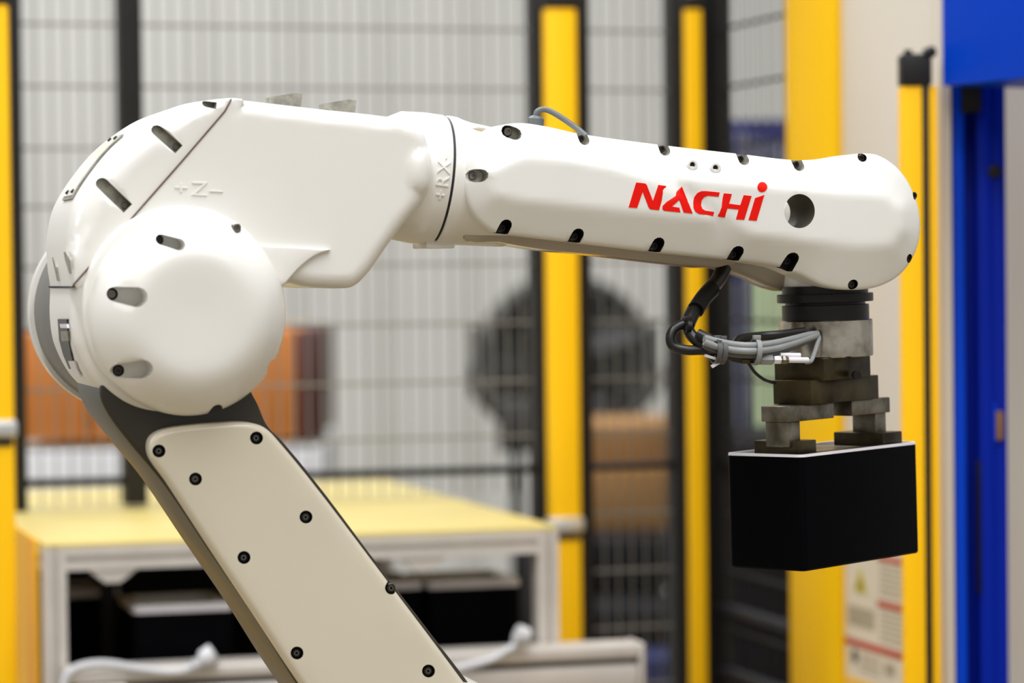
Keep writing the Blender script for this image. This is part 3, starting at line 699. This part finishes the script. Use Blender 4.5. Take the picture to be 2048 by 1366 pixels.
# ================================================================== TABLE (workpiece rack)
TZ = 1.25 - 0.213
fr = PZ(1105, 1049, TZ); fl_ = PZ(92, 1092, TZ)
TX0, TX1, TY0, TY1 = fl_.x, fr.x, (fr.y + fl_.y) / 2, PZ(835, 957, TZ).y
TB = thing('workpiece_rack', 'aluminium rack with pale yellow top sheet behind the robot', 'rack', ((TX0 + TX1) / 2, (TY0 + TY1) / 2, 0))
MB().box(TX0 + 0.001, TX1, TY0 + 0.004, TY1, TZ - 0.004, TZ, 0.001).build('top_sheet', 'table', TB)
tw = 0.018
def profile(mb, p0, p1, w, h, up=Vector((0, 0, 1))):
    """slotted aluminium profile from p0 to p1"""
    p0 = Vector(p0); p1 = Vector(p1); d = (p1 - p0).normalized(); s = d.cross(up).normalized(); u = s.cross(d)
    g = 0.26; q = 0.25
    pts = []
    for (a, b) in ((1, 0), (0, 1), (-1, 0), (0, -1)):    # right, up, left, down faces with a groove
        t = (-b, a)
        for (k, m) in ((-1, 1), (-g, 1), (-g, 1 - 2 * q), (g, 1 - 2 * q), (g, 1)):
            pts.append((a * m + t[0] * k, b * m + t[1] * k))
    n = len(pts); v = [p0 + s * x * w / 2 + u * y * h / 2 for x, y in pts] + [p1 + s * x * w / 2 + u * y * h / 2 for x, y in pts]
    mb.add(v, [(i, (i + 1) % n, (i + 1) % n + n, i + n) for i in range(n)] + [tuple(range(n))[::-1], tuple(range(n, 2 * n))]); return mb
zr = TZ - 0.013
for (x, y) in ((TX0 + tw / 2, TY0 + tw / 2), (TX1 - tw / 2, TY0 + tw / 2), (TX0 + tw / 2, TY1 - tw / 2), (TX1 - tw / 2, TY1 - tw / 2)):
    profile(MB(), (x, y, 0.0), (x, y, TZ - 0.004), tw, tw, Vector((0, 1, 0))).build('leg', 'alu', TB)
profile(MB(), (TX0 + tw, TY0 + tw / 2, zr), (TX1 - tw, TY0 + tw / 2, zr), tw, 0.018).build('rail', 'alu', TB)
profile(MB(), (TX0 + tw, TY1 - tw / 2, zr), (TX1 - tw, TY1 - tw / 2, zr), tw, 0.018).build('rail', 'alu', TB)
profile(MB(), (TX0 + tw / 2, TY0 + tw, zr), (TX0 + tw / 2, TY1 - tw, zr), tw, 0.018).build('rail', 'alu', TB)
profile(MB(), (TX1 - tw / 2, TY0 + tw, zr), (TX1 - tw / 2, TY1 - tw, zr), tw, 0.018).build('rail', 'alu', TB)
MB().box(TX0 - 0.003, TX0 - 0.0005, TY0 + 0.03, TY1 - 0.02, 0.5, TZ + 0.001).build('side_sheet', 'tableside', TB, label='amber yellow side sheet')
for px in (225, 845):   # brackets under the top rail
    p = PY(px, 1128, TY0 + 0.004); v = []
    for y in (TY0 + 0.002, TY0 + 0.012): v += [Vector((p.x - 0.02, y, zr - 0.009)), Vector((p.x + 0.02, y, zr - 0.009)), Vector((p.x + 0.006, y, zr - 0.020)), Vector((p.x - 0.006, y, zr - 0.020))]
    build('bracket', v, [(0, 1, 2, 3), (7, 6, 5, 4), (0, 4, 5, 1), (1, 5, 6, 2), (2, 6, 7, 3), (3, 7, 4, 0)], 'alu', TB)
SH = 0.905
MB().box(TX0 + 0.002, TX1 - 0.002, TY0 + 0.02, TY1 - 0.02, SH - 0.01, SH).build('shelf', 'bin', TB)
MB().box(TX0 + 0.02, TX1 - 0.02, TY1 - 0.03, TY1 - 0.02, SH, TZ - 0.022).build('back_panel', 'blackp', TB)
for px in (215, 1050):
    p = PY(px, 1200, TY0 + 0.16); MB().box(p.x - 0.006, p.x + 0.006, TY0 + 0.155, TY0 + 0.167, SH, TZ - 0.022, 0.001).build('divider', 'bin2', TB)
# cases on the shelf
zd = Vector((0, 0, -1))
def rackcase(pxl, pxr, pytop, Y, W, label):
    a = PY(pxl, pytop, Y); b = PY(pxr, pytop, Y); top = (a.z + b.z) / 2; L = b.x - a.x
    return make_case(Vector(((a.x + b.x) / 2, Y + W / 2, top)), Vector((1, 0, 0)), Vector((0, 1, 0)), zd, L, W, top - SH, label, 'black cases stored in the rack', fins=False, w_=0.009, rh=0.0065)
rackcase(268, 466, 1208, TY0 + 0.035, 0.085, 'black case on the rack shelf, left of the robot link')
rackcase(858, 1040, 1160, TY0 + 0.075, 0.085, 'black case on the rack shelf, just right of the robot link')
rackcase(700, 846, 1165, TY0 + 0.082, 0.085, 'black case on the rack shelf, mostly hidden by the robot link')
rackcase(96, 240, 1180, TY0 + 0.20, 0.085, 'black case in the dark far left corner of the rack')
# --- beam in front of the rack
bz = PY(900, 1302, TY0 - 0.03).z
BX0 = PY(132, 1310, TY0 - 0.03).x; BX1 = PY(1272, 1290, TY0 - 0.03).x
BM = thing('conveyor_beam', 'low aluminium beam running in front of the yellow topped rack', 'beam', ((BX0 + BX1) / 2, TY0 - 0.04, 0))
MB().box(BX0, BX1, TY0 - 0.040, TY0 - 0.004, bz - 0.012, bz, 0.003).build('upper_profile', 'alu', BM)
MB().box(BX0 + 0.002, BX1, TY0 - 0.034, TY0 - 0.010, bz - 0.017, bz - 0.0118).build('groove', 'seam', BM)
MB().box(BX0 + 0.002, BX1 - 0.0005, TY0 - 0.039, TY0 - 0.005, bz - 0.040, bz - 0.0165, 0.003).build('lower_profile', 'alu', BM)
MB().box(BX1, BX1 + 0.004, TY0 - 0.041, TY0 - 0.003, bz - 0.045, bz + 0.0006, 0.001).build('end_plate', 'alu', BM)
for x in (BX0 + 0.02, BX1 - 0.03): MB().box(x - 0.012, x + 0.012, TY0 - 0.034, TY0 - 0.010, 0, bz - 0.041, 0.001).build('leg', 'alu', BM)
MB().box(PY(150, 1350, TY0 - 0.04).x, PY(250, 1350, TY0 - 0.04).x, TY0 - 0.06, TY0 - 0.041, bz - 0.03, bz - 0.012, 0.002).build('mounting_block', 'cream', BM)
Yc = TY0 - 0.024
def cab(pts, r, label, plug):
    off = 0.0
    P = [PZ(x, y, bz + h) for x, y, h in pts]
    t = thing('sensor_cable', label, 'cable', (P[0].x, P[0].y, bz), None)
    MB().tube(P[:-2] if plug else P, r, 12).build('wire', 'whitegrey', t)
    if plug: MB().tube(P[-3:], [r * 1.5] * 6 + [r * 2.2] * 12, 14).build('plug', 'whitegrey', t)
P1 = [(128, 1372, -0.012), (138, 1345, 0.004), (165, 1332, 0.004), (215, 1328, 0.004), (290, 1338, 0.004), (350, 1345, 0.004), (385, 1338, 0.005), (410, 1325, 0.008), (430, 1308, 0.013)]
Y1 = TY0 - 0.046
def cabY(pts, r, label):
    P = [PY(x, y, yy) for x, y, yy in pts]
    t = thing('sensor_cable', label, 'cable', (P[0].x, P[0].y, P[0].z), None)
    MB().tube(P[:-2], r, 12).build('wire', 'whitegrey', t)
    MB().tube(P[-3:], [r * 1.2, r * 1.5, r * 1.8] * 3 + [r * 2.4] * 8, 14).build('plug', 'whitegrey', t)
cabY([(126, 1376, Y1), (136, 1348, Y1), (165, 1332, Y1), (215, 1328, Y1), (290, 1340, Y1), (350, 1344, Y1), (385, 1335, Y1), (405, 1322, Y1), (428, 1306, Y1)], 0.0034, 'white cable with a plug lying along the left of the front beam')
cabY([(900, 1340, Y1), (945, 1330, Y1), (985, 1318, Y1), (1015, 1300, Y1), (1045, 1286, Y1), (1052, 1276, Y1), (1032, 1268, Y1)], 0.0034, 'white cable with a plug on the front beam right of the link')

# ================================================================== FENCE
zt = 1.95
def fx(px, y=YF, py=500): return PY(px, py, y).x
wires_z = [PY(700, yy, YF).z for yy in (-66, 56, 177, 298, 412, 530, 650, 768, 880)]
def fence(name, label, x0, x1, zb, rails, posts, zw):
    t = thing(name, label, 'fence', ((x0 + x1) / 2, YF, 0))
    for (a, b, z0) in posts:
        MB().box(a, b, YF - 0.015, YF + 0.015, z0, zt, 0.001).build('post', 'fence', t)
    for z in rails: MB().box(x0, x1, YF - 0.008, YF + 0.008, z - 0.0035, z + 0.0035, 0.0005).build('rail', 'fence', t)
    mb = MB(); x = x0
    while x < x1: mb.box(x - 0.0007, x + 0.0007, YF - 0.0007, YF + 0.0007, zb, zt); x += 0.0138
    for z in zw: mb.box(x0, x1, YF - 0.003, YF - 0.0012, z - 0.0012, z + 0.0012)
    mb.build('mesh_wires', 'wire', t, kind='stuff')
    return t
zr_ = PY(700, 948, YF).z
zb1 = TZ + 0.003
lowz = lambda n: [TZ + 0.003 - 0.055 * k for k in range(1, n)]
up_z = wires_z + [wires_z[0] + 0.055 * k for k in range(1, 8)]
fence('mesh_fence', 'black framed wire mesh fence panel at the far left of the rack', fx(45), fx(240), zb1, [zr_], [(fx(20), fx(45), zb1 - 0.002), (fx(240), fx(285), zb1)], up_z)
fence('mesh_fence', 'wide black framed wire mesh fence panel behind the robot elbow', fx(288), fx(1063), zb1, [zr_], [], up_z)
fence('mesh_fence', 'narrow wire mesh fence panel between the two central yellow columns', fx(1176), fx(1338), 0.1, [zr_, zr_ - 0.25], [(fx(1063), fx(1174), 0), (fx(1338), fx(1427), 0)], up_z + [zr_ - 0.045 - 0.055 * k for k in range(14)])
# lower mesh right of the table
# side fence running towards the camera
SF = thing('mesh_fence', 'wire mesh fence panel running toward the camera beside the wide yellow panel', 'fence', (XS, YF - 0.12, 0))
ys0 = PX(1580, 500, XS).y
mb = MB(); y = YF
while y > ys0 - 0.01: mb.box(XS - 0.0009, XS + 0.0009, y - 0.0009, y + 0.0009, 0.1, zt); y -= 0.027
for z in up_z + [zr_ - 0.045 - 0.055 * k for k in range(14)]: mb.box(XS - 0.003, XS - 0.0012, ys0, YF, z - 0.0014, z + 0.0016)
mb.build('mesh_wires', 'bin2', SF, kind='stuff')
for yy in (920, 1210, 1335):
    z = PY(1430, yy, YF).z; MB().box(XS - 0.006, XS + 0.006, ys0, YF - 0.02, z - 0.004, z + 0.004, 0.0005).build('rail', 'bin2' if yy > 1000 else 'fence', SF)
MB().box(XS - 0.004, XS + 0.008, YF - 0.03, YF - 0.018, 0, zt, 0.001).build('post', 'fence', SF)

# ================================================================== YELLOW COLUMNS
def column(pxl, pxr, Y, ytop, label, clamp=None, zfloor=0.0, mt='yellow'):
    x0, x1 = PY(pxl, 600, Y).x, PY(pxr, 600, Y).x; wd = (x1 - x0)
    ztop = PY((pxl + pxr) / 2, ytop, Y).z
    t = thing('light_curtain', label, 'safety column', ((x0 + x1) / 2, Y, 0), 'yellow light curtain columns')
    MB().box(x0, x1, Y, Y + wd * 0.55, zfloor, ztop, wd * 0.09).build('housing', mt, t)
    MB().box(x0 - 0.001, x1 + 0.001, Y - 0.001, Y + wd * 0.58, ztop - 0.001, ztop + 0.012, 0.001).build('end_cap', 'fence', t)
    MB().box((x0 + x1) / 2 - 0.004, (x0 + x1) / 2 + 0.004, Y + 0.005, Y + wd * 0.5, ztop + 0.011, ztop + 0.03, 0.001).build('bracket', 'chrome', t)
    if clamp:
        z = PY((pxl + pxr) / 2, clamp, Y).z
        MB().box(x0 - 0.002, x1 + 0.002, Y - 0.004, Y + wd * 0.6, z - 0.007, z + 0.007, 0.003).build('clamp', 'chrome', t)
        MB().box(x0 + 0.002, x1 - 0.002, Y - 0.0012, Y + 0.002, z - 0.014, z - 0.008).build('clamp_screw', 'fence', t)
    return t
column(1099, 1159, YF - 0.045, 14, 'thicker of the two central yellow columns, beside the rack corner', 1050)
column(1377, 1409, YF - 0.045, 16, 'slim yellow column at the corner of the two mesh fences', None)
column(-75, 26, YF - 0.30, 4, 'yellow column cut off by the left edge', 858)

# ================================================================== RIGHT SIDE: yellow panel, cream cabinet, light curtain, blue machine
ya, yb, yc = PX(1586, 600, XS).y, PX(1685, 600, XS).y, PX(1893, 600, XS).y
MB().box(XS - 0.006, XS + 0.03, yb, ya, 0, 2.1, 0.002).build('yellow_panel', 'panelyellow', label='wide flat yellow upright panel left of the cream cabinet', cat='panel')
CB = thing('cream_cabinet', 'cream machine cabinet with warning label behind the held case', 'cabinet', (XS + 0.1, (yb + yc) / 2, 0))
MB().box(XS, XS + 0.25, yc, yb - 0.001, 0, 2.2, 0.002).build('body', 'cream', CB)
# warning label sheet on the cabinet side
zl1 = PX(1750, 1105, XS).z
def lab(px0, px1, py0, py1, m, lift=0.0012, name='label_print', slant=True):
    """rectangle in the cabinet side: px range, heights taken at px 1750"""
    y0 = PX(px0, 1200, XS).y; y1 = PX(px1, 1200, XS).y; z0 = PX(1750, py0, XS).z; z1 = PX(1750, py1, XS).z
    return MB().box(XS - lift, XS + 0.001, y1, y0, z1, z0).build(name, m, LB)
LB = thing('warning_label', 'printed cream warning label with red bars and a yellow triangle', 'label', (XS, (yb + yc) / 2, zl1 - 0.1))
lab(1692, 1840, 1098, 1480, 'paper', 0.0006, 'sheet')
lab(1757, 1840, 1108, 1118, 'lred'); lab(1757, 1840, 1198, 1210, 'lred'); lab(1692, 1840, 1290, 1303, 'lred'); lab(1694, 1840, 1370, 1384, 'yellow2')
for k in range(6): lab(1762, 1815, 1126 + k * 11, 1129 + k * 11, 'lgrey')
for k in range(6): lab(1762, 1815, 1218 + k * 11, 1221 + k * 11, 'lgrey')
lab(1697, 1750, 1222, 1262, 'lgrey', 0.0009); lab(1770, 1790, 1318, 1340, 'lgrey')
for k in range(4): lab(1720, 1760, 1314 + k * 10, 1317 + k * 10, 'lgrey')
y0, y1 = PX(1711, 1160, XS).y, PX(1735, 1160, XS).y; z0 = PX(1723, 1184, XS).z; z1 = PX(1723, 1136, XS).z
def tri(ya_, yb_, za, zb_, m, lift):
    v = [Vector((XS - lift, ya_, za)), Vector((XS - lift, yb_, za)), Vector((XS - lift, (ya_ + yb_) / 2, zb_))]; v2 = [p + Vector((lift, 0, 0)) for p in v]
    return build('warning_triangle', v + v2, [(0, 1, 2), (5, 4, 3), (0, 3, 4, 1), (1, 4, 5, 2), (2, 5, 3, 0)], m, LB)
tri(y0, y1, z0, z1, 'lyel', 0.0014)
tri(y0 * .62 + y1 * .38, y0 * .38 + y1 * .62, z0 + 0.004, z1 - 0.008, 'lblk', 0.0016)
p = PX(1711, 1312, XS); MB().lathe(Vector((XS - 0.0012, p.y, p.z)), (1, 0, 0), [(0, 0.006), (0.002, 0.006)], 20).build('round_symbol', 'lblk', LB)
# double light curtain on the cabinet front
dR = 2.17
LC = thing('light_curtain', 'tall double yellow light curtain with black top cap, right of the robot wrist', 'safety column', PD(1838, 1366, dR) * 1.0)
LC.location.z = 0
def fcam(px, d, py=600): return PD(px, py, d)
zt2 = PD(1835, 172, dR).z
def strip(pxl, pxr, d, z0, z1, thick, name, m, parent, bev=0.001, kind=None, **k):
    a = fcam(pxl, d); b = fcam(pxr, d); a.z = b.z = 0
    return MB().pbox(a, b - a, (b - a).length, Vector((-(b - a).y, (b - a).x, 0)), thick, z0, z1, bev).build(name, m, parent, **k)
strip(1806, 1850, dR, 0, zt2, 0.02, 'housing', 'yellow2', LC)
strip(1847, 1861, dR - 0.001, 0, zt2, 0.015, 'lens_slot', 'blackp', LC)
strip(1859, 1878, dR + 0.001, 0, zt2, 0.02, 'housing', 'yellow2', LC)
strip(1806, 1868, dR - 0.002, zt2, PD(1835, 108, dR).z, 0.022, 'end_cap', 'fence', LC, 0.002)
kn = PD(1858, 105, dR - 0.004); MB().lathe(kn, (crt + Vector((0, 0, 0.3))), [(-0.004, 0.0035), (0.002, 0.0045), (0.005, 0.003)], 16).build('cable_gland', 'fence', LC)
kn = PD(1816, 108, dR - 0.001); MB().lathe(kn, (0, 0, 1), [(-0.003, 0.003), (0.003, 0.003)], 12).build('cap_screw', 'fence', LC)
# beige door edge
a = fcam(1884, 2.19); b = fcam(1906, 2.19)
MB().pbox(a, crt, (b - a).length, cfw, 0.05, 0, 2.2, 0.002).build('cream_post', 'cream', label='thin cream upright between yellow light curtain and blue machine', cat='post')
# blue machine
BL = thing('blue_machine', 'royal blue machine frame filling the right edge', 'machine', PD(1980, 1366, 2.2) * 1.0); BL.location.z = 0
q = PD(1885, 172, 2.16); dirp = (crt * math.cos(math.radians(60)) - cfw * math.sin(math.radians(60)))
dirt = (crt * math.sin(math.radians(60)) + cfw * math.cos(math.radians(60)))
MB().pbox(q, dirp, 0.3, dirt, 0.12, q.z, 2.1, 0.001).build('header_panel', 'blue', BL)
dB = 2.2
zq = q.z + 0.02
strip(1907, 1930, dB, 0, zq, 0.03, 'frame_post', 'blue', BL)
strip(1930, 1960, dB + 0.022, 0, zq, 0.01, 'channel', 'blued', BL)
strip(1958, 1986, dB - 0.004, 0, zq, 0.05, 'frame_post', 'blued', BL)
strip(1986, 2013, dB - 0.002, 0, zq, 0.05, 'frame_post', 'blued', BL)
strip(1926, 1966, dB - 0.006, PD(1945, 225, dB).z, zq, 0.02, 'latch_block', 'blackp', BL)
bo = PD(1989, 343, dB - 0.006); MB().lathe(bo, -cfw, [(-0.004, 0.005), (0.001, 0.005), (0.002, 0.003)], 20).build('bolt', 'fence', BL)
strip(1990, 2006, dB - 0.005, PD(1998, 880, dB).z, PD(1998, 822, dB).z, 0.006, 'catch', 'carton', BL)
strip(1986, 1991, dB - 0.0055, PD(1998, 888, dB).z, PD(1998, 806, dB).z, 0.006, 'catch_plate', 'blue', BL)
strip(1953, 1960, dB - 0.006, PD(1955, 1190, dB).z, PD(1955, 920, dB).z, 0.01, 'hinge', 'blackp', BL)
OL = strip(2008, 2200, 2.75, 0, 2.2, 0.03, 'machine_wall', 'olive', None, kind=None, label='olive grey machine wall glimpsed at the right edge', cat='panel')
BR = strip(2006, 2200, 2.6, PD(2030, 186, 2.6).z, PD(2030, 168, 2.6).z, 0.03, 'dark_crossbar', 'blackp', None, label='black crossbar at the upper right edge', cat='bar')
for k in range(5):
    pass

# ================================================================== FAR BACKGROUND
# drum fan
DF = 5.6
fc = PD(1130, 722, DF); fr_ = 172 / F * DF
fd = (cfw * -1 + crt * 0.12).normalized()
FN = thing('drum_fan', 'large dark grey drum fan standing behind the fence', 'fan', (fc.x, fc.y, 0))
MB().ringlathe(fc, fd, [(-0.09, fr_), (0.05, fr_ * 1.0), (0.05, fr_ * 0.95), (-0.09, fr_ * 0.95)], 56).build('drum', 'fan', FN)
MB().lathe(fc, fd, [(-0.095, fr_ * 0.94), (-0.085, fr_ * 0.94)], 56).build('back_plate', 'fan', FN)
MB().lathe(fc, fd, [(-0.05, 0.045), (0.04, 0.045), (0.05, 0.03)], 30).build('hub', 'fandark', FN)
e1 = fd.cross(Vector((0, 0, 1))).normalized(); e2 = e1.cross(fd).normalized()
for k in range(4):
    q = 2 * PI * k / 4 + 0.9; u = e1 * math.cos(q) + e2 * math.sin(q); w_ = -e1 * math.sin(q) + e2 * math.cos(q); v = []
    for t_, hw_, tw_ in ((0.03, 0.02, 0.9), (0.08, 0.045, 0.7), (0.12, 0.06, 0.55), (0.155, 0.05, 0.45)):
        for s_ in (-1, 1):
            for zz in (0, 0.003): v.append(fc + u * t_ + (w_ * math.cos(tw_) + fd * math.sin(tw_)) * hw_ * s_ + fd * zz)
    f = []
    for i in range(3):
        a = 4 * i; f += [(a, a + 4, a + 6, a + 2), (a + 1, a + 3, a + 7, a + 5), (a, a + 1, a + 5, a + 4), (a + 2, a + 6, a + 7, a + 3)]
    f += [(0, 2, 3, 1), (12, 13, 15, 14)]
    build('blade', v, f, 'fandark', FN)
g = MB()
for rr in (0.25, 0.45, 0.65, 0.85): g.ringlathe(fc + fd * 0.052, fd, [(-0.001, fr_ * rr), (0.001, fr_ * rr + 0.001), (0.001, fr_ * rr - 0.001)], 40)
for k in range(16):
    q = 2 * PI * k / 16; u = e1 * math.cos(q) + e2 * math.sin(q); g.tube([fc + fd * 0.052 + u * 0.02, fc + fd * 0.052 + u * fr_ * 0.97], 0.0014, 5)
g.build('guard', 'fan', FN)
MB().lathe(fc - fd * 0.15, fd, [(0, 0.04), (0.06, 0.05)], 24).build('motor', 'fandark', FN)
for s_ in (-1, 1):
    b = fc + e1 * s_ * (fr_ + 0.008); MB().tube([b + Vector((0, 0, 0.07)), b, b - Vector((0, 0, 0.06)), fc - Vector((0, 0, fr_ + 0.03)) + e1 * s_ * 0.03], 0.009, 8, 3).build('stand_tube', 'fandark', FN)
MB().tube([fc - Vector((0, 0, fr_ + 0.02)), Vector((fc.x, fc.y, 0.03))], 0.016, 10).build('pole', 'fandark', FN)
MB().tube([Vector((fc.x, fc.y, 0.03)) + e1 * (fr_ + 0.02), Vector((fc.x, fc.y, 0.03)) - e1 * (fr_ + 0.02)], 0.012, 8).build('foot_tube', 'fandark', FN)
c2 = PD(1300, 715, DF + 0.0)
# dark machine base below the fan
def bgbox(name, label, cat, pxl, pxr, pyt, d, thick, m, pyb=None, sides=None, group=None):
    a = PD(pxl, 700, d); b = PD(pxr, 700, d); z1 = PD((pxl + pxr) / 2, pyt, d).z; z0 = 0 if pyb is None else PD((pxl + pxr) / 2, pyb, d).z
    t = thing(name, label, cat, ((a.x + b.x) / 2, (a.y + b.y) / 2, z0), group)
    MB().pbox((a.x, a.y, 0), crt, (b - a).length, cfw, thick, z0, z1, 0.003).build('body', m, t)
    return t, z0, z1
t, z0, z1 = bgbox('fan_cart', 'black wheeled cart under the drum fan behind the fence', 'cart', 995, 1215, 805, DF - 0.62, 0.2, 'fandark', 905)
for dx in (0.02, 0.17):
    a = PD(995, 700, DF - 0.62) + crt * dx; MB().lathe((a.x, a.y, z0 - 0.03), crt, [(0, 0.03), (0.02, 0.03)], 20).build('wheel', 'fandark', t)
    MB().pbox((a.x, a.y, 0), crt, 0.02, cfw, 0.02, 0, z0).build('leg', 'fandark', t)
# orange brown cabinet behind the elbow
OX = 4.6
t, z0, z1 = bgbox('wooden_cabinet', 'orange brown wooden cabinet with maroon side behind the elbow joint', 'cabinet', 30, 590, 662, OX, 0.4, 'orange', 880)
a = PD(590, 700, OX); MB().pbox((a.x, a.y, 0), crt, 0.035, cfw, 0.4, z0, z1, 0.003).build('side_board', 'maroon', t)
a = PD(30, 700, OX); b = PD(590, 700, OX)
for k in range(1, 4):
    c = a + (b - a) * k / 4; MB().pbox((c.x - 0.001, c.y - 0.004, 0), crt, 0.006, cfw, 0.01, z0 + 0.01, z1 - 0.01).build('door_gap', 'maroon', t)
bgbox('pallet_stack', 'pale grey wrapped stack under the orange brown cabinet', 'stack', 20, 640, 900, OX - 0.02, 0.45, 'whitegrey')
# brown cartons between the yellow columns
bgbox('carton', 'brown carton between the yellow columns, top one', 'carton', 1180, 1350, 850, 4.2, 0.3, 'carton', 928)
bgbox('carton', 'brown carton between the yellow columns, lower one', 'carton', 1180, 1350, 938, 4.15, 0.35, 'carton', 1060)
t, z0, z1 = bgbox('storage_bin', 'black storage bin below the brown cartons', 'bin', 1165, 1345, 1082, 4.0, 0.5, 'bin', 1178)
t, z0, z1 = bgbox('storage_bin', 'black storage bin at the bottom, between the yellow columns', 'bin', 1165, 1345, 1215, 3.85, 0.5, 'bin')
a = PD(1165, 700, 3.84); MB().pbox((a.x, a.y, 0), crt, 0.12, cfw, 0.01, z1 - 0.012, z1 + 0.005).build('rim', 'bin2', t)
bgbox('blue_pallet', 'blue plastic pallet low down between the yellow columns', 'pallet', 1165, 1345, 1318, 3.72, 0.1, 'bluebin')
# navy equipment behind the side fence
t, z0, z1 = bgbox('navy_machine', 'navy machine with pale vertical strips behind the side fence', 'machine', 1420, 1600, 240, 3.9, 0.4, 'navy', 880)
a = PD(1420, 700, 3.89)
for px0, px1, y0_, y1_, m_ in ((1486, 1492, 540, 860, 'navylight'), (1470, 1476, 560, 860, 'navylight'), (1512, 1524, 300, 500, 'navylight'), (1500, 1506, 540, 820, 'navylight')) + tuple((1476 + k * 12, 1481 + k * 12, 262 + k * 4, 330, 'navylight') for k in range(9)):
    s0 = PD(px0, 600, 3.89); s1 = PD(px1, 600, 3.89)
    MB().pbox((s0.x, s0.y, 0), crt, (s1 - s0).length, cfw, 0.012, PD(px0, y1_, 3.89).z, PD(px0, y0_, 3.89).z).build('strip', m_, t)
bgbox('green_panel', 'pale green upright panel beside the gripper', 'panel', 1508, 1600, 520, 3.75, 0.03, 'green')
t, z0, z1 = bgbox('dark_bench', 'dark charcoal bench behind the side fence', 'bench', 1420, 1620, 885, 3.3, 0.35, 'bin')
a = PD(1420, 700, 3.29); MB().pbox((a.x, a.y, 0), crt, 0.13, cfw, 0.02, z1 - 0.02, z1 + 0.002).build('bench_edge', 'bin2', t)
